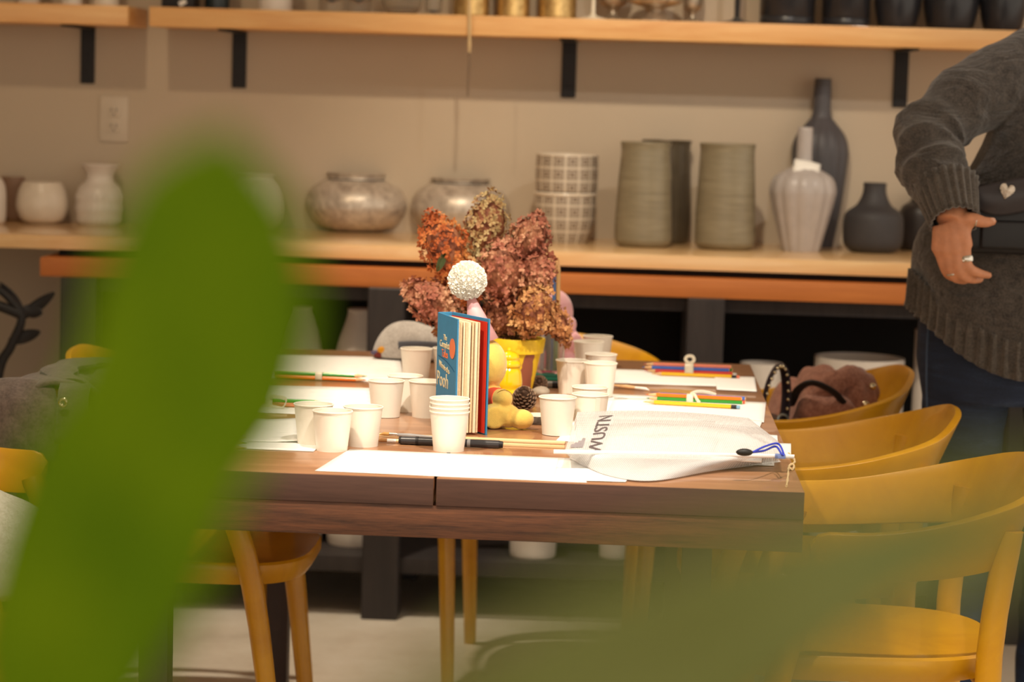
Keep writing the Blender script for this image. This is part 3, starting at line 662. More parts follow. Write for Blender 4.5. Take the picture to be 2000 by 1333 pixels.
for a, b, w in (((38, 622), (106, 572), 12), ((44, 606), (82, 612), 14), ((18, 668), (78, 648), 13), ((-8, 640), (-60, 620), 12), ((-20, 548), (-60, 600), 12), ((46, 610), (0, 552), 9)):
    A, B = bq(*a), bq(*b); s = SCL(o0+A); d = B-A
    pts = [tuple(A+d*k/8+Vector((0, 0.012*math.sin(k/8*PI), 0))) for k in range(9)]
    add('leaf', tube(pts, [(max(0.001, w*s*math.sin(PI*min(1, 0.12+0.84*k/8))**0.7), max(0.001, 0.5*w*s*math.sin(PI*min(1, 0.12+0.84*k/8))**0.7)) for k in range(9)], 14), M_black, t)

# ------------------------------------------------------------------ paper cups
TZ = TABLE_Z
M_cup = plain('white_paper_cup', (242, 234, 220), 0.55, var=0.015, vs=60, sss=0.0)
def cup_meshes():
    R, r, h = 0.0308, 0.0238, 0.0605
    body = lathe([(r-0.001, 0.003), (r, 0.0), (r, 0.0025), (R-0.0008, h), (R-0.0016, h), (r-0.0006, 0.004), (0.001, 0.004)], 40, cap=False)
    rim = tr(torus(R-0.0006, 0.0012, 40, 8), 0, 0, h)
    seam = tr(rotg(box(-0.0002, 0.0006, -0.004, 0.004, -0.001, h-0.004), 'Y', math.atan((R-r)/h)), r+0.0001, 0, 0.002)
    return mesh(body, 'cup_wall'), mesh(rim, 'rolled_rim'), mesh(seam, 'seam')
CUP = cup_meshes()
random.seed(5)
def cup(label, group, px=None, py=None, loc=None, lift=0.0):
    if loc is None:
        p = PZ(px, py, TZ); loc = Vector((0, p.y+0.024, TZ+lift)); loc.x = PY(px, py-3, loc.y).x
    t = thing('paper_cup', label, 'cup', loc, random.uniform(0.4, 5.6) if random.random() < .5 else 1.8, group)
    add('cup_wall', CUP[0], M_cup, t); add('rolled_rim', CUP[1], M_cup, t); add('seam', CUP[2], M_cup, t, smooth=False)
    return t
g = 'trio of paper cups beside the salmon pencils'
for w, a in (('white paper cup standing foremost beside the corner of the large blank sheet', (648.0, 884.5)), ('white paper cup touching the curled written sheet, in the trio by the untied pencils', (611.0, 873.5, None, 0.0027)), ('white paper cup beside the brush tips, in the trio by the untied pencils', (708.0, 875.0))): cup(w, g, *a)
g = 'trio of paper cups left of the blue book'
for w, a in (('white paper cup next to the sheet with the bow tied pencils', (753.0, 818.0, None, 0.0008)), ('white paper cup wedged between the two others left of the blue book', (790.0, 806.0)), ('white paper cup pressed against the blue book cover', (832.0, 818.0))): cup(w, g, *a)
g = 'paper cups in front of the pale tote'
for w, a in (('white paper cup before the colourful print of the pale tote', (812.0, 746.0)), ('white paper cup half hidden by the blue book spine', (875.0, 745.0)), ('white paper cup touching the slate band of the pale tote', (884.0, 718.0))): cup(w, g, *a)
b = cup('white paper cup at the bottom of the nested stack of four', 'nested stack of four paper cups', 876, 884.5)
for i, w in ((1, 'second white paper cup from the bottom of the nested stack'), (2, 'third white paper cup from the bottom of the nested stack'), (3, 'topmost white paper cup of the nested stack of four')):
    cup(w, 'nested stack of four paper cups', loc=Vector(b.location)+Vector((0.0004*(-1)**i, 0, 0.0066*i)))
g = 'paper cups behind the mesh pouch'
for w, a in (('white paper cup beside the pine cone and wood slice', (1087.0, 853.5, None, 0.0009)), ('white paper cup whose foot is hidden by the lettered pouch corner', (1151.0, 847.0, None, 0.0009)), ('white paper cup tucked behind the one at the pouch corner', (1150.0, 831.0, None, 0.0009))): cup(w, g, *a)
g = 'pair of paper cups beside the grey marker'
for w, a in (('white paper cup with the grey marker behind it, touching its twin', (1116.0, 771.0)), ('white paper cup next to the brown handled brush, touching its twin', (1171.0, 779.0, None, 0.0024))): cup(w, g, *a)
g = 'paper cups beside the pink plush'
for w, a in (('white paper cup against the foot of the pink plush toy', (1148.0, 729.0)), ('white paper cup before the yellow chair at the head of the table', (1166.0, 717.0)), ('white paper cup directly behind the touching pair of cups', (1172.0, 757.0))): cup(w, g, *a)

# ------------------------------------------------------------------ papers
M_paper = plain('white_paper', (240, 238, 234), 0.7, var=0.01, vs=8)
def script_paper():
    m = Mat('paper_with_faint_writing'); v = m.coord((30, 160, 1)); f = m.noise(v, 1.0, 3, 0.7)
    w = m.n('ShaderNodeTexWave'); w.inputs['Scale'].default_value = 7; w.bands_direction = 'Y'; m.l(m.coord(), w.inputs['Vector'])
    a = m.n('ShaderNodeMath', operation='MULTIPLY'); m.l(f, a.inputs[0]); m.l(w.outputs['Fac'], a.inputs[1])
    m.l(m.ramp(a.outputs[0], [(0.50, S((240, 237, 232))), (0.60, S((206, 204, 206)))]), m.b.inputs['Base Color']); m.b.inputs['Roughness'].default_value = 0.7; return m.m
M_script = script_paper()
def paper(name, label, px4, lift=0.0, thick=0.0004, curl=None, mat=None, group=None, cat='paper'):
    """px4: back-left, back-right, front-right, front-left corners as photo pixels on the table plane"""
    z = TZ+lift
    P = [PZ(a, b, z) for a, b in px4]; c = (P[0]+P[1]+P[2]+P[3])/4; c.z = z
    def f(u, v):
        q = (P[3].lerp(P[2], u)).lerp(P[0].lerp(P[1], u), v)-c
        q.z = thick*0.5+0.0003 + (curl(u, v) if curl else 0.0) + 0.0004*noise.noise(Vector((u*3, v*3, lift*900)))
        return q
    return add(name, grid(f, 18, 8), mat or M_paper, loc=c, solid=thick, label=label, cat=cat, group=group)
edge = lambda k: (lambda u, v: k*max(0, (v-0.55)/0.45)**2)
paper('paper_sheet', 'written paper sheet under the tied green and orange pencils', [(505, 693), (781, 700), (790, 749), (470, 737)], 0.0, curl=edge(0.0006), mat=M_script)
paper('paper_sheet', 'written paper sheet under the pencils with the white bow', [(455, 755), (721, 763), (735, 816), (420, 803)], 0.0, curl=edge(0.004), mat=M_script)
paper('card_sheet', 'thick white card beneath the untied pencils with a curled sheet on it', [(330, 848), (646, 858), (612, 884), (300, 872)], 0.0, 0.0022, cat='card')
paper('paper_sheet', 'curled written paper sheet lying on the thick white card', [(340, 818), (577, 826), (583, 866), (310, 858)], 0.0026, curl=lambda u, v: 0.004*v*v+0.003*max(0, u-0.8)/0.2, mat=M_script)
paper('paper_sheet', 'large blank white sheet at the table front edge before the cup stack', [(683, 879), (1128, 897), (1146, 944), (615, 921)], 0.0, 0.0006)
paper('paper_sheet', 'blank white sheet running under the mesh pouch at the table front', [(1090, 897), (1250, 904), (1222, 942.5), (1080, 938)], 0.001, 0.0004)
paper('paper_sheet', 'white sheet propped beneath the lettered end of the mesh pouch', [(1130, 812), (1200, 816), (1180, 868), (1086, 862)], 0.0, 0.0004)
paper('paper_sheet', 'white sheet beside the red and blue pencil bundle', [(1190, 722), (1438, 730), (1445, 757), (1195, 749)], 0.0, 0.0006)
paper('card_sheet', 'small white card sticking out past the sheet by the red and blue pencils', [(1395, 736), (1474, 738), (1478, 766), (1400, 762)], 0.001, 0.001, cat='card')
paper('paper_sheet', 'white sheet under the orange and blue pencil bundle', [(1180, 770), (1440, 783), (1455, 824), (1170, 812)], 0.0, 0.0006, mat=M_script)
paper('paper_sheet', 'broad white sheet between the orange pencil bundle and the pouch', [(1200, 778), (1496, 787), (1492, 826), (1180, 818)], 0.0012, 0.0006)
paper('card_sheet', 'white card just showing behind the mesh pouch at the table side', [(1400, 815), (1489, 824), (1484, 836), (1395, 830)], 0.002, 0.001, cat='card')
paper('card_sheet', 'white card tucked under the mesh pouch beside the blue cord', [(1450, 848), (1518, 852), (1520, 872), (1455, 868)], 0.0012, 0.0012, cat='card')
paper('card_sheet', 'white card with a cream string under the pouch zip end', [(1470, 866), (1545, 868), (1545, 894), (1475, 892)], 0.0014, 0.0010, cat='card')
paper('card_sheet', 'white card poking out below the pouch zip end', [(1420, 892), (1512, 896), (1512, 911), (1420, 908)], 0.0008, 0.001, cat='card')

# ------------------------------------------------------------------ pencils
PR = 0.0037
M_raw = plain('bare_pencil_wood', (226, 180, 130), 0.6, var=0.12, vs=200)
PEN = {}
def pencil_mat(c):
    if c not in PEN: PEN[c] = (plain('lacquer_%02x%02x%02x' % c, c, 0.25, var=0.03, coat=0.4), plain('lead_%02x%02x%02x' % c, tuple(int(x*0.85) for x in c), 0.6))
    return PEN[c]
def pencil(label, tip, end, col, layer=0, rubber=None, lift=0.0008, group=None, L=0.175, world=None):
    if world: a, d = world; z = a.z
    else:
        z = TZ+lift+PR+layer*0.0062
        a, b = PZ(*tip, z), PZ(*end, z); d = (b-a).normalized(); L = min(L, (b-a).length*1.06)
    t = thing('pencil', label, 'pencil', a-Vector((0, 0, PR)), math.atan2(d.y, d.x), group)
    m, lead = pencil_mat(col); hexr = lambda x0, x1, r0, r1, n=6: xf(tube([(x0, 0, PR), (x1, 0, PR)], [r0, r1], n), Matrix.Identity(4))
    e = L-(0.016 if rubber else 0)
    add('barrel', hexr(0.020, e, PR, PR), m, t, smooth=False)
    add('sharpened_wood', hexr(0.006, 0.0201, 0.0014, PR*0.97, 12), M_raw, t)
    add('lead', hexr(0.0, 0.0062, 0.0003, 0.0014, 10), lead, t)
    if rubber:
        add('ferrule', hexr(e, e+0.010, PR*0.98, PR*0.98, 14), M_blackl, t); add('rubber', hexr(e+0.010, L, PR*0.92, PR*0.85, 14), plain('rubber', rubber, 0.7), t)
    else: add('end_cap', hexr(e, e+0.0012, PR*0.9, PR*0.7, 12), M_raw, t)
    return t
PITCH_, ROW_ = 0.0070, 0.0062
def bundle(tip, end, items, group, lift=0.0010):
    """tied pencils packed side by side and in rows; items: label, colour, sideways place, row, slide along the axis"""
    z0 = TZ+lift+PR; a, b = PZ(*tip, z0), PZ(*end, z0); d = (b-a); d.z = 0; d.normalize(); n = Vector((-d.y, d.x, 0))
    if n.y < 0: n = -n
    for lab, col, lat, row, slide in items:
        pencil(lab, None, None, col, group=group, world=(a+n*(lat*PITCH_)+d*slide+Vector((0, 0, row*ROW_)), d))
    return a, d, n, max(i[2] for i in items), max(i[3] for i in items)
RED, BLU, GRN, ORG, YEL, SAL = (206, 62, 50), (62, 104, 190), (36, 140, 40), (238, 122, 26), (240, 186, 26), (228, 128, 104)
g = 'pencils in the tied bundle by the head of the table'
BD1 = bundle((1256, 724), (1412, 730), (('second red pencil lying under the red and blue bundle', RED, 0, 0, 0.004), ('red pencil in the tied red and blue bundle', RED, 1, 0, 0.001), ('blue pencil in the tied red and blue bundle', BLU, 0.5, 1, -0.003),
    ('green pencil at the back of the tied red and blue bundle', GRN, 1.5, 1, 0.003), ('salmon pencil on top of the tied red and blue bundle', SAL, 1, 2, 0.0)), g)
pencil('yellow pencil with a pink rubber beside the red and blue bundle', (1272, 730), (1443, 737), YEL, 0, (236, 128, 96), group=g)
g = 'pencils in the tied bundle beside the mesh pouch'
BD2 = bundle((1262, 778), (1444, 787), (('green pencil under the orange one beside the mesh pouch', GRN, 0, 0, 0.0), ('red pencil at the back of the orange and green bundle', RED, 1, 0, 0.004), ('orange pencil on top of the green one in its bundle', ORG, 0.5, 1, -0.002),
    ('blue pencil on top of the red one in the orange and green bundle', BLU, 1.5, 1, 0.004)), g)
pencil('yellow pencil with a light blue rubber beside the orange and green bundle', (1256, 785), (1449, 796), YEL, 0, (130, 170, 200), group=g, lift=0.0026)
g = 'pencils in the tied bundle in front of the tall bell vases'
BD3 = bundle((716, 743), (534, 735), (('orange pencil in the tied green and orange bundle', ORG, 0, 0, 0.0), ('red orange pencil under the tied green and orange bundle', (214, 80, 24), 1, 0, 0.004), ('green pencil in the tied bundle on the sheet beside the pale tote', GRN, 0.5, 1, 0.003),
    ('yellow pencil at the back of the tied green and orange bundle', (206, 200, 40), 1.5, 1, 0.001)), g)
g = 'pencils tied with the white bow'
BD4 = bundle((632, 794), (444, 786), (('salmon pencil tied with the white bow', SAL, 0, 0, 0.004), ('orange pencil at the back of the white bow bundle', ORG, 1, 0, 0.010), ('green pencil tied with the white bow', GRN, 0.5, 1, -0.004)), g)
g = 'untied pencils on the thick white card'
pencil('pale salmon pencil on the curled written sheet', (482, 856), (300, 848), SAL, 0, lift=0.0045, group=g)
pencil('green pencil between the two salmon pencils on the card', (482, 866), (290, 860), GRN, 0, lift=0.004, group=g)
pencil('salmon pencil at the edge of the thick white card', (482, 876), (285, 870), (214, 110, 84), 0, lift=0.003, group=g)
M_rib = plain('cream_ribbon', (236, 226, 204), 0.6, var=0.05, vs=200)
def tie(label, bd, px, w, loops=()):
    a, d, n, lm, rm = bd
    k = min((abs((RT.dot(a+d*x-CAM)/FW.dot(a+d*x-CAM))*F_PX+1000-px), x) for x in [i*0.002 for i in range(88)])[1]
    c = a+d*k; c.z = TZ+0.0006; t = thing('ribbon_tie', label, 'ribbon', c, math.atan2(n.y, n.x)-PI/2)
    W = w*SCL(c)/2; y0, y1 = -PR-0.0004, lm*PITCH_+PR+0.0004; z1 = 2*PR+rm*ROW_+0.0009; prof = []
    for i in range(33):                          # a flat band drawn tight round the packed pencils
        q = 2*PI*i/32; cq, sq = math.cos(q), math.sin(q)
        prof.append(((y0+y1)/2+math.copysign(abs(cq)**0.6, cq)*(y1-y0)/2, z1/2+math.copysign(abs(sq)**0.6, sq)*z1/2))
    add('band', grid(lambda u, v: (-W+2*W*v, *prof[int(round(u*32))]), 32, 2), M_rib, t, solid=0.0005)
    for L in loops:
        V, Fc = tube(spline([(x, y+(y0 if y < 0 else 0), z+z1 if z > 0 else -z) for x, y, z in L], 6), [(0.0032, 0.0006)]*(6*(len(L)-1)+1), 8)
        add('loop', ([Vector((p.x, p.y, max(p.z, 0.0003))) for p in V], Fc), M_rib, t)
tie('cream ribbon tied round the red and blue pencil bundle', BD1, 1346, 17, [[(0, 0.004, 0.0001), (-0.008, 0.004, 0.008), (-0.004, 0.004, 0.015), (0.006, 0.004, 0.015), (0.009, 0.004, 0.007), (0.001, 0.004, 0.0001)]])
tie('cream ribbon tied round the orange and green pencil bundle', BD2, 1348, 13, [[(0, 0.006, 0.0001), (0.012, 0.016, 0.004), (0.030, 0.020, 0.003), (0.046, 0.012, 0.0001)], [(0.002, 0.002, 0.0001), (0.009, -0.0028, 0.0002), (0.014, -0.0034, -0.006), (0.019, -0.006, -0.002)]])
tie('cream ribbon tied round the green and orange pencil bundle', BD3, 622, 14)
tie('cream ribbon tied in a bow round the green and salmon pencils', BD4, 524, 15, [[(0.002, -0.0008, 0.003), (0.012, -0.006, 0.004), (0.026, -0.010, 0.0035), (0.034, -0.016, 0.0001), (0.028, -0.018, -0.002), (0.012, -0.010, -0.002), (0.002, -0.0012, -0.002)], [(0.002, -0.0008, -0.003), (-0.012, -0.008, -0.002), (-0.026, -0.010, -0.002)]])
# ------------------------------------------------------------------ sticks, brushes and the marker at the front
def flat_stick(name, label, a, b, w, h, mat, cat, lift=0.0):
    A, B = PZ(*a, TZ), PZ(*b, TZ); d = B-A
    t_ = add(name, rbox(0, d.length, -w/2, w/2, 0.0, h, min(w, h)*0.3), mat, loc=(A.x, A.y, TZ+lift), rot=(0, 0, math.atan2(d.y, d.x)), label=label, cat=cat, angle=30); return t_
M_stick = wood('pale_birch', (226, 190, 138), (244, 216, 170), (3, 20, 20), 0.5, 0.1, 0.3)
flat_stick('wooden_stick', 'long pale wooden stick lying behind the cup stack', (738, 852), (1104, 868), 0.017, 0.004, M_stick, 'stick')
flat_stick('wooden_stick', 'second pale wooden stick beside the black marker end', (900, 868), (1103, 877), 0.006, 0.005, M_stick, 'stick')
def brush(label, tip, end, hair, ferr, handle, L=0.16, lift=0.0):
    z = TZ+lift; a, b = PZ(*tip, z), PZ(*end, z); d = (b-a); L = d.length
    t = thing('paint_brush', label, 'brush', a, math.atan2(d.y, d.x)); zz = 0.004
    add('bristles', tube([(0, 0, zz*0.5), (0.008, 0, zz), (0.018, 0, zz)], [0.0006, 0.003, 0.0028], 12), hair, t)
    add('ferrule', tube([(0.017, 0, zz), (0.032, 0, zz)], [0.003, 0.0026], 14), ferr, t)
    add('handle', tube([(0.031, 0, zz), (0.05, 0, zz), (L, 0, zz)], [0.0027, 0.0036, 0.0018], 12), handle, t)
M_steel = plain('brushed_steel', (200, 196, 190), 0.25, metal=1.0)
brush('pale handled paint brush lying behind the black marker', (735, 865), (860, 870), plain('tan_bristle', (170, 120, 70), 0.8), plain('white_ferrule', (236, 230, 222), 0.4), M_stick)
brush('grey handled paint brush pointing at the cup trio', (741, 852), (862, 861), plain('gold_bristle', (190, 146, 84), 0.8), M_steel, plain('grey_lacquer', (150, 146, 144), 0.3), lift=0.002)
brush('brown handled brush with a white ferrule by the orange and blue pencils', (1268, 765), (1196, 757), M_paper, plain('white_ferrule_b', (236, 230, 222), 0.4), M_raw)
a, b = PZ(779, 868.5, TZ), PZ(982, 877.5, TZ); d = b-a; L = d.length
t = thing('marker_pen', 'black marker pen lying behind the nested cup stack', 'marker', a, math.atan2(d.y, d.x)); zc = 0.0068
M_pen = plain('graphite_plastic', (58, 56, 58), 0.28, var=0.05)
add('cap', tube([(0.004, 0, zc), (0.027, 0, zc)], [0.0062, 0.0066], 20), M_pen, t); add('cap_end', tube([(0, 0, zc), (0.0045, 0, zc)], [0.0052, 0.0060], 20), M_black, t)
add('collar', tube([(0.0265, 0, zc), (0.031, 0, zc)], [0.0069, 0.0069], 20), M_black, t)
add('barrel', tube([(0.0305, 0, zc), (L-0.006, 0, zc)], [0.0064, 0.0064], 20), M_pen, t)
add('end_plug', tube([(L-0.0065, 0, zc), (L, 0, zc)], [0.0060, 0.0050], 20), M_black, t)
add('printed_band', tube([(L*0.66, 0, zc), (L*0.69, 0, zc)], [0.00655, 0.00655], 20), plain('silver_print', (150, 148, 146), 0.4), t, label='silver printed band')
a, b = PZ(1046, 757, TZ), PZ(1090, 759, TZ)
t = thing('marker_pen', 'light grey marker with a black cap beside the touching cup pair', 'marker', a, 0.02)
add('barrel', tube([(0, 0, 0.0062), (0.032, 0, 0.0062)], 0.006, 18), plain('grey_plastic', (150, 148, 144), 0.35), t); add('cap', tube([(0.0315, 0, 0.0062), (0.062, 0, 0.0062)], 0.0066, 18), M_black, t)

# ------------------------------------------------------------------ the standing book
ZB = 0.9385; M_blue = plain('blue_book_cloth', (56, 132, 178), 0.6, var=0.05, vs=60, bump=0.1, bs=600)
s1, f1, s2, f2 = PZ(858.5, 610, ZB), PZ(897, 624, ZB), PZ(883.5, 609.5, ZB), PZ(955, 623.5, ZB)
o0 = Vector((f2.x, f2.y, TZ)); t = thing('story_book', 'thick blue hardback story book standing ajar on its end', 'book', o0)
def slab(A, B, z0, z1, th, side):
    d = (B-A); d.z = 0; n = Vector((-d.y, d.x, 0)).normalized()*th*side; A = Vector((A.x, A.y, 0))-Vector((o0.x, o0.y, 0)); B = Vector((B.x, B.y, 0))-Vector((o0.x, o0.y, 0))
    V = [A, B, B+n, A+n]; V = [v+Vector((0, 0, z0)) for v in V]+[v+Vector((0, 0, z1)) for v in V]
    return V, [(0, 3, 2, 1), (4, 5, 6, 7), (0, 1, 5, 4), (1, 2, 6, 5), (2, 3, 7, 6), (3, 0, 4, 7)]
HB = ZB-TZ
fc = add('front_cover', slab(s1, f1, 0, HB, 0.0028, -1), M_blue, t, smooth=False, bevel=0.0006)
add('back_cover', slab(s2, f2, 0, HB, 0.0028, 1), M_blue, t, smooth=False, bevel=0.0006)
add('spine', slab(s1, s2, 0, HB, 0.0028, 1), M_blue, t, smooth=False, bevel=0.0006)
M_page = plain('cream_page_edges', (242, 222, 190), 0.8, var=0.08, vs=300); M_page2 = plain('tan_page_edges', (224, 194, 154), 0.8, var=0.1, vs=300)
lerp = lambda A, B, k: A+(B-A)*k
add('endpaper', slab(lerp(s2, f2, 0.02)+Vector((-0.001, -0.0012, 0)), lerp(s2, f2, 0.985)+Vector((-0.0012, -0.0012, 0)), 0.003, HB-0.005, 0.0008, -1), plain('red_endpaper', (206, 48, 26), 0.7), t, smooth=False)
random.seed(11)
ks = [0.02, 0.13, 0.24, 0.34, 0.45, 0.58, 0.70, 0.80]
for i, k in enumerate(ks):                       # clumps of leaves fanned between the covers
    A = lerp(s1, s2, 0.10+0.8*k); B = lerp(f1, f2, 0.03+0.92*k); d = (B-A); B = A+d*(0.965-0.01*(i % 3))
    th = (lerp(f1, f2, 0.03+0.92*(ks[i+1] if i+1 < len(ks) else 0.88))-lerp(f1, f2, 0.03+0.92*k)).length*(0.82 if i not in (2, 5) else 0.6)
    n = Vector((-(d.y), d.x, 0)).normalized()*-1
    A0 = Vector((A.x-o0.x, A.y-o0.y, 0)); B0 = Vector((B.x-o0.x, B.y-o0.y, 0)); tl = th*0.45
    def pg(u, v, off=0.0):
        return None
    V, Fq = [], []
    m = 6
    for zz in (0.004, HB*0.5, HB-0.006):
        for q in range(m+1):
            c_ = A0.lerp(B0, q/m); bow = 0.004*math.sin(PI*q/m)*(0.5-k); w_ = tl+(th-tl)*(q/m)*(0.94+0.10*(zz < 0.01))
            V.append(c_+n*bow+Vector((0, 0, zz))); V.append(c_+n*(bow+w_)+Vector((0, 0, zz)))
    w = 2*(m+1)
    for r in range(2):
        for q in range(m):
            a0 = r*w+2*q
            Fq += [(a0, a0+2, a0+2+w, a0+w), (a0+1, a0+1+w, a0+3+w, a0+3)]
        Fq += [(r*w, r*w+w, r*w+w+1, r*w+1), (r*w+2*m, r*w+2*m+1, r*w+w+2*m+1, r*w+w+2*m)]
    for q in range(m): Fq += [(2*q, 2*q+1, 2*q+3, 2*q+2), (2*w+2*q, 2*w+2*q+2, 2*w+2*q+3, 2*w+2*q+1)]
    add('page_block', (V, Fq), M_page if i % 2 == 0 else M_page2, t, smooth=False)
# cover lettering
ex = (f1-s1); ex.z = 0; CW = ex.length; ex.normalize(); ez = Vector((0, 0, 1)); en = ex.cross(ez)
if en.dot(CAM-s1) < 0: en = -en
def on_cover(me, u, z, sx=1.0, rot=0.0):
    base = Vector((s1.x-o0.x, s1.y-o0.y, 0))+ex*(u*CW)+ez*z+en*0.0032
    m = Matrix((ex, ez, en)).transposed().to_4x4(); m.translation = base
    me.transform(m @ Matrix.Rotation(rot, 4, 'Z') @ Matrix.Scale(sx, 4, (1, 0, 0))); return me
M_let = plain('cream_print', (232, 216, 176), 0.6); M_orp = plain('orange_print', (238, 130, 84), 0.6)
for s_, sz, u, z, m in (('The', 0.013, 0.42, HB-0.037, M_let), ('Complete', 0.016, 0.42, HB-0.049, M_let), ('Tales', 0.018, 0.42, HB-0.064, M_orp), ('Winnie-the-', 0.014, 0.42, HB-0.086, M_let), ('Pooh', 0.034, 0.34, HB-0.108, M_let)):
    add('lettering', on_cover(text_mesh(s_, sz), u, z, rot=-0.12 if s_.startswith('Winn') else 0), m, fc, smooth=False)
add('round_emblem', on_cover(mesh(lathe([(0.0165, 0), (0.0165, 0.0006)], 28)), 0.80, HB-0.050), M_orp, fc, smooth=False)
add('printed_rule', on_cover(mesh(tube(spline([(-0.05, 0.006, 0), (-0.01, 0.003, 0), (0.03, -0.004, 0), (0.05, -0.010, 0)], 6), 0.0005, 6)), 0.5, HB-0.076), plain('navy_print', (32, 84, 124), 0.6), fc)

# ------------------------------------------------------------------ yellow plush toy with a party hat
p = PZ(946, 842, TZ); o0 = Vector((p.x, p.y+0.080, TZ)); s = SCL(o0)
M_plush = plain('yellow_plush', (236, 196, 96), 0.95, var=0.08, vs=80, bump=0.5, bs=700, sheen=0.4)
t = thing('plush_toy', 'yellow plush toy in a pink party hat sitting behind the book', 'plush toy', o0)
def Q(px, py, dy=0.0, z=None):
    q = PY(px, py, o0.y+dy)-o0
    if z is not None: q.z = z
    return q
def rest(me):
    for v in me.vertices: v.co.z = max(v.co.z, 0.0)
    me.update(); return me
hc = Q(946, 712, 0.0)
geos = [ball(hc, (0.038, 0.040, 0.044), 24, 16), ball(Q(950, 796), (0.035, 0.038, 0.045), 24, 16),
        tube(spline([tuple(Q(950, 775)), tuple(Q(968, 778, -0.03)), tuple(Q(984, 778, -0.045))], 5), [0.016]*11, 14), ball(tuple(Q(985, 779, -0.048)), 0.0145),
        tube(spline([tuple(Q(935, 775)), tuple(Q(930, 790, 0.02)), tuple(Q(928, 802, 0.03))], 5), [0.015]*11, 14),
        tube(spline([tuple(Q(950, 825, 0.0, 0.024)), tuple(Q(975, 822, -0.035, 0.023)), tuple(Q(1002, 826, -0.05, 0.020))], 5), [0.023, 0.023, 0.0225, 0.022, 0.0215, 0.021, 0.021, 0.02, 0.02, 0.019, 0.018], 16),
        ball(tuple(Q(1018, 825, -0.05, 0.0172)), (0.0215, 0.018, 0.017)), tube(spline([tuple(Q(955, 825, -0.01, 0.020)), tuple(Q(962, 830, -0.045, 0.0195)), tuple(Q(966, 833, -0.065, 0.0192))], 5), [0.019]*11, 16)]
add('plush_body', rest(fused(geos, 0.0028, 6, 'plush_body')), M_plush, t)
add('arm_cuff', tube(spline([tuple(Q(958, 776, -0.012)), tuple(Q(968, 778, -0.030)), tuple(Q(975, 778.5, -0.037))], 5), [0.0175]*11, 20), plain('coral_felt', (226, 84, 56), 0.9, bump=0.3, bs=600), t, label='coral felt cuff')
add('paw_seam', tube([tuple(Q(985, 779, -0.048)+Vector((0.0148*math.cos(a), -0.004, 0.0148*math.sin(a)))) for a in [i*PI/8 for i in range(17)]], 0.0005, 6), plain('brown_thread', (150, 110, 50), 0.8), t)
hb = Q(943, 668); ha = Q(917, 572); ax = (ha-hb); Lh = ax.length; qh = ax.to_track_quat('Z', 'Y').to_matrix().to_4x4(); qh.translation = hb
M_pink = plain('pink_card', (238, 176, 178), 0.5, var=0.03)
hat = add('party_hat', xf(lathe([(0.0265, 0), (0.0145, Lh*0.55), (0.004, Lh)], 36, cap=False), qh), M_pink, t, solid=0.0006, label='pink cone party hat')
random.seed(3); pc = Q(913, 548); V, Fq = [], []
for i in range(620):
    zf = 1-2*(i+0.5)/620; a = i*2.39996; r = math.sqrt(1-zf*zf); d = Vector((r*math.cos(a), r*math.sin(a), zf))
    u = d.orthogonal().normalized(); u = Matrix.Rotation(random.uniform(0, 6.3), 3, d) @ u; w = d.cross(u); R = 0.0320*random.uniform(0.94, 1.05); n0 = len(V)
    V += [pc+d*0.020, pc+d*R*0.8+u*0.0042, pc+d*R+u*0.0030+w*0.0012, pc+d*R*1.02-w*0.001, pc+d*R-u*0.0030+w*0.0012, pc+d*R*0.8-u*0.0042]
    Fq += [(n0, n0+1, n0+2, n0+3), (n0, n0+3, n0+4, n0+5)]
pb_ = ball(tuple(pc), 0.0275, 24, 16); add('pompom', join((V, Fq), pb_), plain('white_fleece', (252, 249, 240), 0.9, var=0.03, sss=0.0), hat, smooth=False, label='white ruffled pompom')

# pink plush toy
p = PZ(1095, 716, TZ); o0 = Vector((p.x, p.y+0.045, TZ)); t = thing('plush_toy', 'pink plush toy in a magenta suit behind the dried flowers', 'plush toy', o0)
M_pp = plain('pink_plush', (240, 182, 190), 0.95, var=0.06, bump=0.4, bs=700, sheen=0.4); M_mg = plain('magenta_plush', (220, 52, 128), 0.95, var=0.1, bump=0.4, bs=700, sheen=0.4)
geos = [ball(tuple(Q(1080, 610)), (0.042, 0.040, 0.048), 24, 16), ball(tuple(Q(1106, 634, -0.02)), (0.022, 0.02, 0.02)), tube(spline([tuple(Q(1086, 690)), tuple(Q(1108, 676, -0.03)), tuple(Q(1132, 655, -0.03))], 5), [0.017, 0.018, 0.0185, 0.019, 0.019, 0.018, 0.018, 0.0175, 0.017, 0.016, 0.0145], 16),
        tube(spline([tuple(Q(1070, 690)), tuple(Q(1050, 690, -0.02)), tuple(Q(1040, 700, -0.03))], 5), [0.016]*11, 14), ball(tuple(Q(1085, 690, 0.01)), (0.03, 0.03, 0.03)),
        ball(tuple(Q(1112, 706, -0.040, 0.0137)), (0.016, 0.016, 0.0135)), ball(tuple(Q(1127, 710, -0.012, 0.0137)), (0.016, 0.016, 0.0135))]
add('plush_body', rest(fused(geos, 0.003, 6, 'plush_body')), M_pp, t)
add('suit', ball(tuple(Q(1086, 697, -0.004, 0.0235)), (0.033, 0.035, 0.0232), 24, 16), M_mg, t, label='magenta suit')

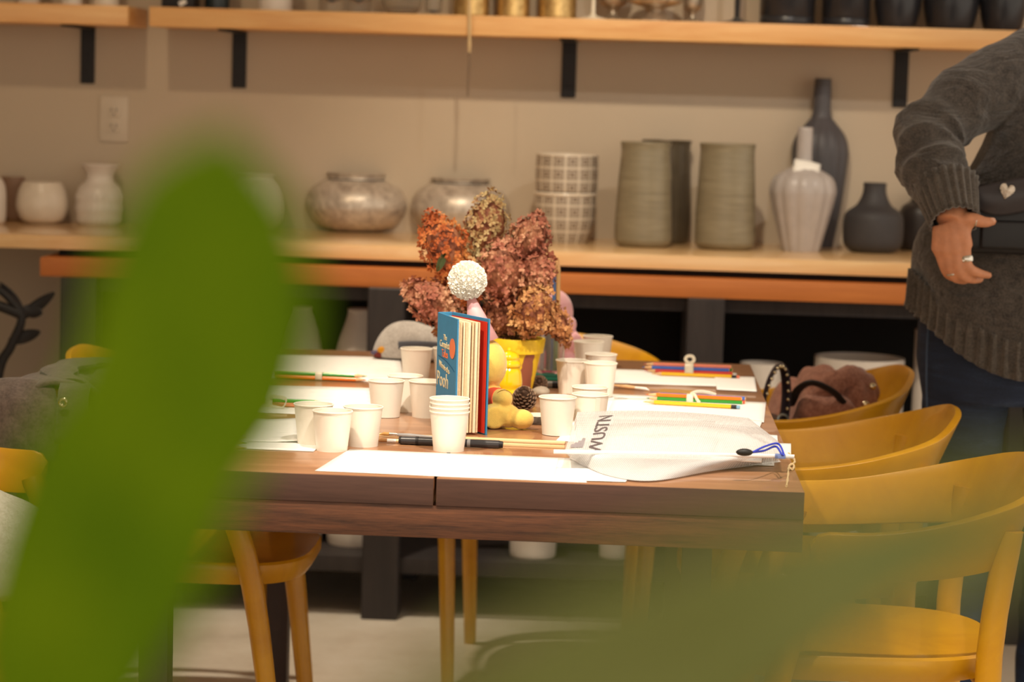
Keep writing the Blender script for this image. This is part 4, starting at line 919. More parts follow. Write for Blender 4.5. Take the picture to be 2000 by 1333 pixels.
# ------------------------------------------------------------------ honey coloured jar, jar of pens, teal box
p = PZ(990, 788, TZ); o0 = Vector((p.x, p.y+0.022, TZ)); s = SCL(o0)
M_yj = plain('yellow_glazed_glass', (242, 196, 12), 0.12, var=0.05, coat=0.6)
t = thing('beehive_jar', 'glossy yellow beehive jar with a stepped lid behind the plush toy', 'jar', o0)
prof = smoothprof([(18*s, 0), (26*s, 4*s), (28*s, 18*s), (26*s, 26*s), (28*s, 36*s), (27*s, 48*s), (25*s, 60*s), (21*s, 68*s)], 4)
add('jar_body', lathe(prof, 40), M_yj, t); add('lid', lathe(smoothprof([(20*s, 67*s), (24*s, 70*s), (24*s, 76*s), (20*s, 82*s), (21*s, 88*s), (17*s, 95*s), (9*s, 99*s), (0.0006, 100*s)], 4), 40), M_yj, t)
add('knob', ball((0, 0, 102*s), 5*s, 14, 8), M_yj, t)
p = PZ(1070, 744, TZ); o0 = Vector((p.x, p.y+0.03, TZ)); s = SCL(o0)
t = thing('tin_box', 'flat teal box under the glass jar of pens', 'box', o0); add('box_body', rbox(-0.035, 0.04, -0.03, 0.05, 0, 0.008, 0.002), plain('teal_card', (20, 110, 84), 0.5), t, angle=30); add('box_lid', rbox(-0.036, 0.041, -0.031, 0.051, 0.0075, 0.012, 0.002), plain('dark_teal_card', (18, 96, 74), 0.5), t, angle=30)
j0 = o0+Vector((0.0, 0.01, 0.012)); t = thing('pen_jar', 'clear glass jar holding pens behind the painted pot', 'jar', j0)
add('glass_wall', lathe([(0.028, 0.0), (0.0295, 0.003), (0.0295, 0.085), (0.0275, 0.085), (0.0275, 0.006), (0.001, 0.006)], 32, cap=False), M_glass, t)
for k, (dx, dy, tx, col, hh, lab) in enumerate(((-0.014, -0.006, 0.002, (214, 206, 222), 0.095, 'white barrelled pen leaning in the glass jar'), (-0.002, -0.010, 0.0, (92, 84, 70), 0.09, 'dark brush handle in the glass jar'), (0.012, -0.006, 0.0, (96, 124, 30), 0.10, 'olive green pen in the glass jar'), (0.016, 0.008, -0.004, (214, 170, 110), 0.215, 'tall bare wooden pencil standing in the glass jar'), (0.006, 0.012, 0.0, (86, 120, 176), 0.205, 'tall blue pencil standing in the glass jar'))):
    q = thing('pen', lab, 'pen', j0+Vector((dx, dy, 0.0065)))
    m = plain('pen_col_%d' % k, col, 0.4, var=0.05); top = Vector((tx, 0, hh))
    add('barrel', tube([(0, 0, 0), top*0.9], 0.0042, 14), m, q); add('tip', tube([top*0.899, top], [0.004, 0.0012], 14), M_raw if k > 2 else m, q)

# ------------------------------------------------------------------ pine cones and wood slice
M_cone = plain('pine_cone', (84, 60, 44), 0.8, var=0.3, vs=120); M_conet = plain('pine_cone_tip', (150, 122, 98), 0.8, var=0.2, vs=120)
def pinecone(label, px, py, R, tilt):
    p = PZ(px, py, TZ); t = thing('pine_cone', label, 'pine cone', (p.x, p.y+R*0.8, TZ))
    H = R*1.75; mt = Matrix.Translation((0, 0, R*0.98)) @ Matrix.Rotation(tilt, 4, 'X') @ Matrix.Translation((0, 0, -H*0.45))
    add('core', xf(lathe(smoothprof([(R*0.3, 0), (R*0.6, H*0.3), (R*0.5, H*0.6), (R*0.1, H*0.97)], 4), 16), mt), M_cone, t)
    V, Fq, V2, F2_ = [], [], [], []; n = 78
    for i in range(n):
        k = i/n; a = i*2.39996; rr = R*(0.55+0.45*math.sin(PI*min(1, 0.18+k*0.82)))*(1.0-0.35*k); z = H*(0.05+0.9*k)
        d = Vector((math.cos(a), math.sin(a), 0)); u = Vector((-math.sin(a), math.cos(a), 0)); w = R*0.20*(1-0.4*k); th = R*0.05
        A = d*R*0.30+Vector((0, 0, z)); B = d*rr+Vector((0, 0, z+R*0.10)); n0 = len(V); up_ = Vector((0, 0, th))
        V += [A-u*w*0.5, A+u*w*0.5, B+u*w, B-u*w, A-u*w*0.5+up_, A+u*w*0.5+up_, B+u*w+up_*2, B-u*w+up_*2]
        Fq += [tuple(x+n0 for x in f) for f in ((0, 3, 2, 1), (4, 5, 6, 7), (0, 1, 5, 4), (1, 2, 6, 5), (2, 3, 7, 6), (3, 0, 4, 7))]
        n0 = len(V2); C = B+d*R*0.07+up_; V2 += [B-u*w-up_*0.3, B+u*w-up_*0.3, B+u*w+up_*2.2, B-u*w+up_*2.2, C]
        F2_ += [tuple(x+n0 for x in f) for f in ((0, 1, 4), (1, 2, 4), (2, 3, 4), (3, 0, 4))]
    add('scales', xf((V, Fq), mt), M_cone, t, smooth=False, kind='stuff'); add('scale_tips', xf((V2, F2_), mt), M_conet, t, smooth=False, kind='stuff')
pinecone('brown pine cone between the plush foot and a paper cup', 1022, 806, 0.0235, 0.9)
pinecone('dark pine cone tucked behind the painted pot base', 1052, 768, 0.017, 1.2)
p = PZ(1045, 831, TZ); t = thing('wood_slice', 'small bark edged wood slice beneath the pine cone', 'wood slice', (p.x+0.005, p.y+0.03, TZ))
add('bark', lathe([(0.028, 0), (0.030, 0.003), (0.030, 0.011), (0.0285, 0.0135)], 36, lambda a, r, z: r*(1+0.03*math.sin(a*9)+0.02*math.sin(a*17))), plain('grey_bark', (84, 72, 62), 0.9, var=0.4, vs=150, bump=0.8, bs=250, bd=0.002), t)
add('cut_face', tr(lathe([(0.0265, 0), (0.0265, 0.0006)], 36), 0, 0, 0.0134), plain('pale_cut_wood', (226, 214, 196), 0.7), t)
p = PZ(1056, 778, TZ); add('pebble', displace(ball((0, 0, 0.010), (0.0165, 0.014, 0.010), 24, 14), 0.001, 60), plain('pale_pebble', (168, 154, 136), 0.6, var=0.15, vs=90), loc=(p.x, p.y+0.014, TZ), label='pale smooth pebble beside the pine cone and marker', cat='pebble')

# ------------------------------------------------------------------ dried hydrangea in a painted pot
p = PZ(1008, 772, TZ); o0 = Vector((p.x, p.y+0.028, TZ)); s = SCL(o0); HY = o0.y
t = thing('dried_hydrangea', 'dried rust coloured hydrangea heads in a yellow painted clay pot', 'potted plant', o0)
def painted():
    m = Mat('clay_pot_with_yellow_paint'); c = m.n('ShaderNodeTexCoord'); sp = m.n('ShaderNodeSeparateXYZ'); m.l(c.outputs['Object'], sp.inputs[0])
    at = m.n('ShaderNodeMath', operation='ARCTAN2'); m.l(sp.outputs[0], at.inputs[0])
    ng = m.n('ShaderNodeMath', operation='MULTIPLY'); m.l(sp.outputs[1], ng.inputs[0]); ng.inputs[1].default_value = -1; m.l(ng.outputs[0], at.inputs[1])
    k = m.n('ShaderNodeMath', operation='MULTIPLY'); m.l(at.outputs[0], k.inputs[0]); k.inputs[1].default_value = 3.0
    ad = m.n('ShaderNodeMath', operation='SUBTRACT'); m.l(k.outputs[0], ad.inputs[0]); ad.inputs[1].default_value = 1.75
    cs = m.n('ShaderNodeMath', operation='COSINE'); m.l(ad.outputs[0], cs.inputs[0])
    ns = m.noise(m.coord(), 45, 3); ma = m.n('ShaderNodeMath', operation='MULTIPLY_ADD'); m.l(ns, ma.inputs[0]); ma.inputs[1].default_value = 1.3; m.l(cs.outputs[0], ma.inputs[2])
    z = m.n('ShaderNodeMath', operation='MULTIPLY_ADD'); m.l(sp.outputs[2], z.inputs[0]); z.inputs[1].default_value = -9.0; m.l(ma.outputs[0], z.inputs[2])
    r = m.ramp(z.outputs[0], [(0.0, S((236, 196, 30))), (0.62, S((150, 84, 60)))]); r.node.color_ramp.interpolation = 'CONSTANT'
    m.l(r, m.b.inputs['Base Color']); m.b.inputs['Roughness'].default_value = 0.6; return m.m
add('pot_body', lathe([(26*s, 0), (28*s, 1*s), (45*s, 84*s), (41*s, 84*s), (38*s, 70*s), (0.001, 70*s)], 48, cap=False), painted(), t, angle=50, label='clay pot body with yellow drips')
M_yp = plain('yellow_paint', (240, 202, 36), 0.5, var=0.08, vs=40)
add('pot_rim', lathe([(46*s, 80*s), (49*s, 81*s), (53*s, 107*s), (52*s, 109*s), (48*s, 109*s), (45*s, 84*s)], 48, cap=False), M_yp, t, angle=50, label='yellow painted rim')
add('soil', tr(displace(lathe([(46*s, 0), (40*s, 4*s), (0.001, 6*s)], 30), 0.002, 60), 0, 0, 96*s), plain('dry_moss', (70, 50, 34), 0.95, var=0.4, vs=150), t)
def petals(name, a, b, c_):
    m = Mat(name); v = m.coord(); f = m.noise(v, 95, 2, 0.5); g = m.noise(v, 16, 2)
    mx = m.n('ShaderNodeMath', operation='MULTIPLY_ADD'); m.l(g, mx.inputs[0]); mx.inputs[1].default_value = 0.7; q = m.n('ShaderNodeMath', operation='MULTIPLY'); m.l(f, q.inputs[0]); q.inputs[1].default_value = 0.5; m.l(q.outputs[0], mx.inputs[2])
    m.l(m.ramp(mx.outputs[0], [(0.40, S(a)), (0.58, S(b)), (0.78, S(c_))]), m.b.inputs['Base Color']); m.b.inputs['Roughness'].default_value = 0.75
    m.b.inputs['Transmission Weight'].default_value = 0.0; return m.m
P_rust = petals('rust_petals', (140, 60, 26), (190, 98, 44), (222, 150, 80)); P_pink = petals('dusty_pink_petals', (122, 58, 44), (168, 100, 76), (214, 166, 128))
P_green = petals('pink_green_petals', (158, 84, 68), (186, 156, 104), (220, 208, 156)); P_gold = petals('golden_brown_petals', (120, 64, 36), (176, 116, 66), (222, 176, 116)); P_dark = petals('dark_brown_petals', (96, 48, 32), (140, 82, 56), (180, 124, 86))
def head(px, py, w, h, ang, mat, dy=0.0, n=170, seed=1, taper=0.35):
    """a panicle: florets of four papery petals over a tapering egg; ang turns the tip from straight up"""
    random.seed(seed); c = PY(px, py, HY+dy)-o0; R = w*s/2; H = h*s/2; V, Fq = [], []
    rot = Matrix.Rotation(ang, 3, 'Y')
    for i in range(n):
        zf = 1-2*(i+0.5)/n; a = i*2.39996+random.uniform(-.2, .2); r = math.sqrt(1-zf*zf); k = 1-taper*max(0, zf)-0.15*max(0, -zf)
        jit = random.uniform(0.80, 1.10); d = Vector((r*math.cos(a)*R*k, r*math.sin(a)*R*k, zf*H))*jit
        q = c+rot @ d; nrm = (rot @ Vector((r*math.cos(a)/R, r*math.sin(a)/R, zf/H+0.3/R*0.2))).normalized()
        nrm = (nrm+Vector([random.gauss(0, 0.42) for _ in range(3)])).normalized()
        u = Matrix.Rotation(random.uniform(0, 6.3), 3, nrm) @ nrm.orthogonal().normalized()
        L = random.uniform(0.0062, 0.0098)
        for j in range(4):
            e = Matrix.Rotation(j*PI/2+random.uniform(-.25, .25), 3, nrm) @ u; f = nrm.cross(e); cup_ = random.uniform(0.05, 0.55); n0 = len(V)
            V += [q, q+e*L*0.55+f*L*0.40+nrm*L*cup_*0.35, q+e*L+nrm*L*cup_, q+e*L*0.55-f*L*0.40+nrm*L*cup_*0.35]; Fq.append((n0, n0+1, n0+2, n0+3))
    o = add('flower_head', (V, Fq), mat, t, smooth=False, kind='stuff')
    core = add('inner_florets', xf(ball((0, 0, 0), (R*0.74, R*0.74, H*0.78), 14, 10), Matrix.Translation(c) @ rot.to_4x4()), P_dark, o)
    add('stem', tube(spline([(0.01*math.sin(seed), 0.01*math.cos(seed), 96*s), tuple((c+Vector((0, 0, 96*s)))*0.5+Vector((0, 0, 0.012))), tuple(c)], 6), [0.0024]*13, 8), plain('dry_stem', (104, 78, 44), 0.8) if seed == 1 else bpy.data.materials['dry_stem'], t)
head(868, 480, 98, 142, -0.45, P_rust, -0.02, 230, 1)
head(952, 442, 92, 140, 0.08, P_green, 0.02, 220, 2)
head(1034, 468, 88, 112, 0.35, P_pink, 0.0, 190, 3)
head(982, 532, 104, 130, -0.05, P_pink, -0.035, 220, 4)
head(1050, 532, 74, 84, 0.6, P_pink, -0.03, 150, 5)
head(1042, 606, 92, 112, 0.3, P_gold, -0.045, 210, 6)
head(843, 588, 86, 128, -1.05, P_pink, -0.02, 220, 7)
head(1088, 632, 52, 92, 2.6, P_gold, -0.02, 110, 8)
head(985, 616, 92, 92, 0.0, P_dark, 0.0, 170, 9)
head(905, 560, 80, 90, -0.6, P_rust, 0.01, 140, 10)
head(872, 632, 40, 66, -2.6, P_gold, 0.0, 70, 11)
for k, (px, py, an) in enumerate(((862, 512, 0.4), (930, 600, -0.5))):
    c = PY(px, py, HY-0.06)-o0
    add('leaf', xf(grid(lambda u, v: ((v-0.5)*0.014*math.sin(PI*u)**0.7, 0.004*math.sin(PI*v), (u-0.5)*0.04), 8, 4), Matrix.Translation(c) @ Matrix.Rotation(an, 4, 'Y')), plain('dark_green_leaf_%d' % k, (62, 72, 34), 0.6), t, solid=0.0004)

# ------------------------------------------------------------------ the mesh zip pouch
def mesh_fabric():
    m = Mat('clear_mesh_vinyl'); c = m.n('ShaderNodeTexCoord'); sp = m.n('ShaderNodeSeparateXYZ'); m.l(c.outputs['UV'], sp.inputs[0])
    def line(src, n):
        a = m.n('ShaderNodeMath', operation='MULTIPLY'); m.l(src, a.inputs[0]); a.inputs[1].default_value = n
        b = m.n('ShaderNodeMath', operation='FRACT'); m.l(a.outputs[0], b.inputs[0]); d = m.n('ShaderNodeMath', operation='LESS_THAN'); m.l(b.outputs[0], d.inputs[0]); d.inputs[1].default_value = 0.34; return d.outputs[0]
    mx = m.n('ShaderNodeMath', operation='MAXIMUM'); m.l(line(sp.outputs[0], 110), mx.inputs[0]); m.l(line(sp.outputs[1], 60), mx.inputs[1])
    al = m.n('ShaderNodeMath', operation='MULTIPLY_ADD'); m.l(mx.outputs[0], al.inputs[0]); al.inputs[1].default_value = 0.44; al.inputs[2].default_value = 0.40
    m.l(al.outputs[0], m.b.inputs['Alpha']); m.b.inputs['Base Color'].default_value = (*S((226, 224, 224)), 1); m.b.inputs['Roughness'].default_value = 0.22; return m.m
ctr = PZ(1310, 870, TZ); t = thing('mesh_pouch', 'clear mesh zip pouch with a blue cord pull lying on the papers', 'pouch', ctr)
zl, zr = PY(1103, 884, 3.505), PY(1530, 893, 3.555)
bk = [PZ(1128, 805, TZ+0.050), PZ(1300, 808, TZ+0.050), PZ(1462, 817, TZ+0.046), PZ(1520, 862, TZ+0.030)]
fb = spline([tuple(PZ(1112, 892, TZ+0.006)), tuple(PZ(1180, 927, TZ+0.0030)), tuple(PZ(1270, 940, TZ+0.0025)), tuple(PZ(1390, 921, TZ+0.0025)), tuple(PZ(1526, 899, TZ+0.006))], 10)
bkl = [tuple(bk[0].lerp(bk[2], i/29)+Vector((0, 0, 0.006*math.sin(PI*i/29)))) for i in range(29)]+[tuple(bk[2].lerp(bk[3], i/11)) for i in range(12)]
def at_(L, u):
    x = u*(len(L)-1); i = min(int(x), len(L)-2); return Vector(L[i]).lerp(Vector(L[i+1]), x-i)
def topf(u, v):
    a = at_(bkl, u); b = zl.lerp(zr, u); q = a.lerp(b, v); q.z += 0.010*math.sin(PI*v)*math.sin(PI*u)**0.6 + 0.0025*noise.noise(Vector((u*7, v*6, 1)))*math.sin(PI*v); return q-ctr
def frontf(u, v):
    a = zl.lerp(zr, u); b = at_(fb, u); q = a.lerp(b, v); q += Vector((0, -0.012, 0.004))*math.sin(PI*v)*math.sin(PI*u) + Vector((0, 0, 0.002*noise.noise(Vector((u*9, v*4, 6)))*math.sin(PI*v))); return q-ctr
def under(u, v):
    a = at_(fb, u); b = at_(bkl, u); q = a.lerp(b, v); q.z = TZ+0.0030+(b.z-TZ-0.0030)*v**6; return q-ctr
M_mesh = mesh_fabric()
def panel(name, fn, nu, nv, vs):
    me = mesh(grid(fn, nu, nv), name); uv = me.uv_layers.new(name='grid_uv')
    for poly in me.polygons:
        for li in poly.loop_indices:
            vi = me.loops[li].vertex_index; uv.data[li].uv = ((vi % (nu+1))/nu, (vi//(nu+1))/nv*vs)
    return add(name, me, M_mesh, t)
panel('back_panel', topf, 40, 18, 1.0); panel('front_panel', frontf, 40, 12, 0.5); panel('base_panel', under, 40, 12, 1.0)
M_zip = plain('white_zip', (240, 238, 236), 0.35, var=0.02)
add('zip', tube([tuple(zl.lerp(zr, i/20)-ctr+Vector((0, -0.001, 0.001))) for i in range(-1, 22)], [(0.0030, 0.0014)]*23, 10), M_zip, t)
add('inner_papers', grid(lambda u, v: topf(0.10+0.80*u, 0.30+0.66*v)+Vector((0, 0, -0.010)), 16, 8), M_paper, t, solid=0.003)
add('inner_card', grid(lambda u, v: topf(0.16+0.5*u, 0.62+0.34*v)+Vector((0, 0, -0.0055)), 16, 8), M_paper, t, solid=0.001)
zz = zr-ctr
M_cord = plain('blue_cord', (48, 66, 196), 0.6, var=0.15, vs=400)
q1, q2, q3 = PZ(1470, 884, TZ+0.044)-ctr, PZ(1520, 868, TZ+0.046)-ctr, PZ(1528, 890, TZ+0.036)-ctr
add('cord_loop', tube(spline([tuple(q1), tuple(q1.lerp(q2, 0.5)+Vector((0, 0, 0.003))), tuple(q2+Vector((0, 0.004, 0))), tuple(q3+Vector((0.002, 0.006, 0.002))), tuple(q3), tuple(q3+Vector((-0.002, 0, 0.003))), tuple(q2+Vector((-0.004, -0.004, -0.003))), tuple(q1.lerp(q2, 0.45)+Vector((0, 0, -0.003))), tuple(q1)], 6), 0.0016, 8), M_cord, t, label='blue cord pull')
add('cord_bead', xf(ball((0, 0, 0), (0.0125, 0.006, 0.0055), 18, 10), Matrix.Translation(PZ(1454, 884, TZ+0.044)-ctr) @ Matrix.Rotation(0.1, 4, 'Z')), M_black, t, label='black cord bead')
add('zip_slider', tr(rbox(-0.010, 0.006, -0.004, 0.004, -0.002, 0.005, 0.0015), *(zz+Vector((-0.003, -0.004, 0)))), plain('clear_blue_plastic', (120, 140, 200), 0.2), t)
def lay(me, u0, v0, du, dv, w):
    """bend flat lettering over the top panel; text reads from the zip to the back edge"""
    for v in me.vertices:
        U, Vv = u0+(v.co.y/w)*du*-1, v0-(v.co.x/w)*dv
        q = topf(min(max(U, 0), 1), min(max(Vv, 0), 1)); v.co = q+Vector((0, -0.0004, 0.0012+v.co.z))
    me.update(); return me
M_ink = plain('grey_brown_ink', (98, 86, 88), 0.6, var=0.1, vs=200)
add('lettering', lay(text_mesh('WUSTN', 1.0, 0.0002), 0.135, 0.60, 0.085, 0.235, 1.0), M_ink, t, smooth=False, label='dark printed word')
for k, w in enumerate((0.5, 0.36, 0.26, 0.18)):
    add('fine_print', lay(mesh((lambda g_: ([p*1.0 for p in g_[0]], g_[1]))(grid(lambda u, v: ((u-0.5)*w*1.6-1.3+w*0.8, (v-0.5)*0.16, 0.0), 12, 1))), 0.068-0.014*k, 0.60, 0.085, 0.235, 1.0), plain('pale_grey_ink', (150, 142, 146), 0.6) if k == 0 else bpy.data.materials['pale_grey_ink'], t, smooth=False)
# cream string at the table corner
pts = [PZ(*a, TZ+0.0022) for a in ((1540, 886), (1549, 894), (1552, 903), (1546, 908), (1541, 912), (1547, 918), (1551, 911), (1545, 907), (1540, 915), (1539, 930), (1536, 950))]
c0 = pts[0].copy(); c0.z = TZ
add('string_end', tube(spline([tuple(q-c0) for q in pts], 6), [0.0016+0.0004*math.sin(i*1.7) for i in range(61)], 8), M_twine, loc=c0, label='loose cream twisted string curling at the table corner', cat='string')

# ------------------------------------------------------------------ the standing person (body one skin, clothes as children)
YB = 4.84
hipx = PY(1787, 690, YB).x; px0 = hipx+0.205
root = Vector((px0, YB, 0)); t = thing('person', 'person in a charcoal knit sweater and blue jeans with one hand at the waist', 'person', root)
def B(px, py, y): return PY(px, py, y)-root
Sh, El, Wr = B(2018, 122, YB-0.02), B(1822, 268, YB-0.13), B(1862, 424, YB-0.27)
chest = Vector((Sh.x+0.165, 0, 0))
M_skin = plain('skin', (206, 142, 106), 0.5, var=0.10, vs=60, sss=0.12, bump=0.12, bs=260, bd=0.0015)
# right hand, knuckles and fingers in photo pixels with their depth
HYd = YB-0.285
def Hn(px, py, d=0.0): return B(px, py, HYd+d)
fing = {'index': [(1884, 484, 0), (1890, 521, -0.004), (1912, 534, 0.006), (1931, 538, 0.012)], 'middle': [(1867, 491, -0.002), (1876, 534, 0.0), (1898, 545, 0.022), (1914, 546, 0.034)],
        'ring': [(1850, 494, 0.002), (1861, 537, 0.008), (1881, 547, 0.032), (1893, 545, 0.044)], 'pinky': [(1835, 490, 0.010), (1848, 531, 0.018), (1862, 543, 0.038), (1871, 541, 0.048)]}
rad = {'index': (0.0122, 0.0108, 0.0093, 0.0066), 'middle': (0.0125, 0.0110, 0.0095, 0.007), 'ring': (0.012, 0.0105, 0.009, 0.0065), 'pinky': (0.0115, 0.0092, 0.0078, 0.006)}
geos = []
wr1, wr2 = Hn(1874, 432, 0.0), Hn(1838, 442, 0.012)
for k, L in fing.items():
    P = [Hn(*a) for a in L]
    geos.append(tube(spline([tuple(q) for q in P], 5), [rad[k][min(i//5, 3)]*(1-(i % 5)/5)+rad[k][min(i//5+1, 3)]*((i % 5)/5) for i in range(16)], 14)); geos.append(ball(tuple(P[-1]), rad[k][3]*1.05, 12, 8)); geos.append(ball(tuple(P[0]), 0.0128, 12, 8)); geos.append(ball(tuple(P[1]), rad[k][1]*1.04, 12, 8))
    w = {'index': 0.0, 'middle': 0.33, 'ring': 0.66, 'pinky': 1.0}[k]; w0 = wr1.lerp(wr2, w)
    geos.append(tube(spline([tuple(w0), tuple(w0.lerp(P[0], 0.5)+Vector((0, -0.003, 0))), tuple(P[0])], 4), [(0.0165, 0.0145)]*9, 14))
th = [Hn(1868, 438, 0.006), Hn(1893, 428, -0.006), Hn(1921, 434, -0.004), Hn(1938, 433, 0.0)]
geos.append(tube(spline([tuple(q) for q in th], 5), [0.0165-0.0055*i/10 if i < 11 else 0.011-0.003*(i-10)/5 for i in range(16)], 14)); geos.append(ball(tuple(th[3]), 0.0082, 12, 8))
geos.append(tube([tuple(th[1]), tuple(Hn(1884, 456, 0.0)), tuple(Hn(1880, 476, 0.002))], [0.012, 0.011, 0.012], 12))
geos.append(tube([tuple(wr1.lerp(wr2, 0.5)), tuple(Wr), tuple(Wr.lerp(El, 0.35))], [(0.026, 0.031), (0.027, 0.029), 0.033], 18))
HAND = list(geos)
# rest of the body
def ring_tube(secs, n=28): 
    """secs: (x, y, z, rx, ry)"""
    V, Fc = [], []
    for x, y, z, rx, ry in secs:
        for i in range(n):
            a = 2*PI*i/n; V.append(Vector((x+rx*math.cos(a), y+ry*math.sin(a), z)))
    for k in range(len(secs)-1):
        for i in range(n): Fc.append((k*n+i, k*n+(i+1) % n, (k+1)*n+(i+1) % n, (k+1)*n+i))
    Fc += [tuple(range(n-1, -1, -1)), tuple((len(secs)-1)*n+i for i in range(n))]
    return V, Fc
cx = chest.x
geos.append(tube([tuple(Wr.lerp(El, 0.2)), tuple(El), tuple(El.lerp(Sh, 0.5)), tuple(Sh)], [0.034, 0.042, 0.047, 0.055], 18))
geos.append(ring_tube([(0, 0, 0.80, 0.15, 0.11), (0, 0, 0.92, 0.165, 0.115), (cx*0.4, 0, 1.06, 0.125, 0.10), (cx*0.8, 0, 1.22, 0.145, 0.11), (cx, 0, 1.37, 0.155, 0.105), (cx, 0.01, 1.46, 0.10, 0.075), (cx, 0.015, 1.51, 0.060, 0.060), (cx, 0.0, 1.60, 0.056, 0.058)]))
Sl = Vector((2*cx-Sh.x, 0.0, Sh.z)); Ll = [Sl, Sl+Vector((0.095, -0.02, -0.26)), Sl+Vector((0.095, -0.08, -0.49)), Sl+Vector((0.09, -0.10, -0.56))]
geos.append(tube([tuple(q) for q in Ll], [0.044, 0.038, 0.027, 0.026], 16)); geos.append(ball(tuple(Sl), 0.044)); geos.append(ball(tuple(Sh), 0.055))
hl = Ll[3]
geos.append(ball(tuple(hl+Vector((0, -0.005, -0.045))), (0.02, 0.038, 0.048)))
for k in range(4): geos.append(tube(spline([tuple(hl+Vector((0, -0.030+0.019*k, -0.08))), tuple(hl+Vector((-0.006, -0.030+0.018*k, -0.12))), tuple(hl+Vector((-0.02, -0.028+0.017*k, -0.150+0.006*abs(k-1))))], 4), [0.0095, 0.0095, 0.0093, 0.009, 0.009, 0.0085, 0.008, 0.0075, 0.0065], 10))
geos.append(tube(spline([tuple(hl+Vector((-0.004, -0.03, -0.03))), tuple(hl+Vector((-0.01, -0.052, -0.06))), tuple(hl+Vector((-0.016, -0.058, -0.09)))], 4), [0.012]*5+[0.011, 0.010, 0.009, 0.008], 10))
LX = 0.095
for sx, fy in ((-1, 0.0), (1, 0.03)):
    geos.append(tube([(sx*LX, 0, 0.88), (sx*LX, -0.01+fy, 0.66), (sx*LX, fy, 0.48), (sx*LX, fy+0.01, 0.30), (sx*LX, fy+0.02, 0.06)], [0.075, 0.066, 0.046, 0.042, 0.034], 20))
    geos.append(ball((sx*LX, fy-0.05, 0.04), (0.042, 0.11, 0.035)))
hd = Vector((cx, -0.02, 1.655))
geos += [ball(tuple(hd+Vector((0, 0.015, 0.03))), (0.076, 0.094, 0.10), 26, 18), ball(tuple(hd+Vector((0, -0.02, -0.05))), (0.056, 0.066, 0.065), 22, 16), ball(tuple(hd+Vector((0, -0.088, -0.012))), (0.013, 0.017, 0.018)), ball(tuple(hd+Vector((0, -0.081, 0.01))), (0.009, 0.012, 0.026)),
         ball(tuple(hd+Vector((0, -0.078, -0.05))), (0.022, 0.010, 0.009)), ball(tuple(hd+Vector((-0.077, 0.012, 0))), (0.010, 0.018, 0.030)), ball(tuple(hd+Vector((0.077, 0.012, 0))), (0.010, 0.018, 0.030))]
add('body', fused(geos, 0.0034, 3, 'body'), M_skin, t)
for sx in (-1, 1): add('eye', ball(tuple(hd+Vector((sx*0.030, -0.0665, 0.012))), (0.011, 0.008, 0.005), 14, 10), plain('eye_%d' % sx, (70, 54, 44), 0.2), t)
add('lips', tube(spline([tuple(hd+Vector((-0.022, -0.080, -0.05))), tuple(hd+Vector((0, -0.088, -0.051))), tuple(hd+Vector((0.022, -0.080, -0.05)))], 4), [0.003, 0.004, 0.0045, 0.005, 0.005, 0.005, 0.0045, 0.004, 0.003], 8), plain('lips', (176, 96, 86), 0.5), t)
hairg = [ball(tuple(hd+Vector((0, 0.03, 0.045))), (0.087, 0.098, 0.103), 26, 18), ball(tuple(hd+Vector((0, 0.075, -0.05))), (0.075, 0.05, 0.12), 22, 14)]
add('hair', fused(hairg, 0.006, 4, 'hair'), plain('dark_brown_hair', (52, 36, 28), 0.55, var=0.3, vs=90, bump=0.6, bs=120), t)

# clothes
M_knit = knit('charcoal_knit', (40, 36, 34), (90, 82, 75), 300, 0.8); M_ribk = knit('charcoal_rib_knit', (52, 46, 42), (98, 89, 80), 300)
def sleeve(P, rads, fold, seed):
    pts = spline([tuple(q) for q in P], 9); n = len(pts)
    rr = [rads[min(i//9, len(rads)-2)]*(1-(i % 9)/9)+rads[min(i//9+1, len(rads)-1)]*((i % 9)/9) if i < n-1 else rads[-1] for i in range(n)]
    def fn(a, k): return 1+fold*((1-2*abs(math.sin(k*23+1.5*math.cos(a+seed)+seed))**0.7)*0.75+math.sin(k*27-1.3*math.cos(a*2+seed))*0.45)*(0.30+0.9*math.exp(-((k-0.58)/0.22)**2))
    return tube(pts, rr, 32, True, fn)
def hem(x): return 0.792+0.13*(x/0.22)**2
def torso(off=0.0, z_hem=None):
    secs = [(0.0, 0.0, 0.221, 0.165), (0.0, 0.20, 0.218, 0.165), (0.06, 0.42, 0.195, 0.155), (cx*0.62, 0.66, 0.178, 0.150), (cx*0.9, 0.84, 0.178, 0.145), (cx, 0.93, 0.172, 0.125), (cx, 0.99, 0.11, 0.088), (cx, 1.04, 0.068, 0.068)]
    secs = spline([(a, c_, d) for a, b, c_, d in secs], 5); n = len(secs)
    V, Fc = [], []; m = 64
    zt = [b for a, b, c_, d in [(0, 0.0, 0, 0), (0, 0.20, 0, 0), (0, 0.42, 0, 0), (0, 0.66, 0, 0), (0, 0.84, 0, 0), (0, 0.94, 0, 0), (0, 1.0, 0, 0), (0, 1.04, 0, 0)]]
    for k, (x, rx, ry) in enumerate(secs):
        i = min(k//5, 6); f = (k-5*i)/5; q = zt[i]*(1-f)+zt[i+1]*f
        for j in range(m):
            a = 2*PI*j/m; X = x+(rx+off)*math.cos(a); h0 = hem(rx*math.cos(a)*0.98)
            z = h0+(1.50-h0)*q if q <= 1 else 1.50+0.5*(q-1)
            w = 0.006*math.sin(3*a+q*14)+0.004*math.sin(7*a-q*9)
            V.append(Vector((X+w*math.cos(a), (ry+off)*math.sin(a)-0.02+w*math.sin(a), z)))
    for k in range(n-1):
        for j in range(m): Fc.append((k*m+j, k*m+(j+1) % m, (k+1)*m+(j+1) % m, (k+1)*m+j))
    Fc += [tuple(range(m-1, -1, -1)), tuple((n-1)*m+j for j in range(m))]
    return V, Fc
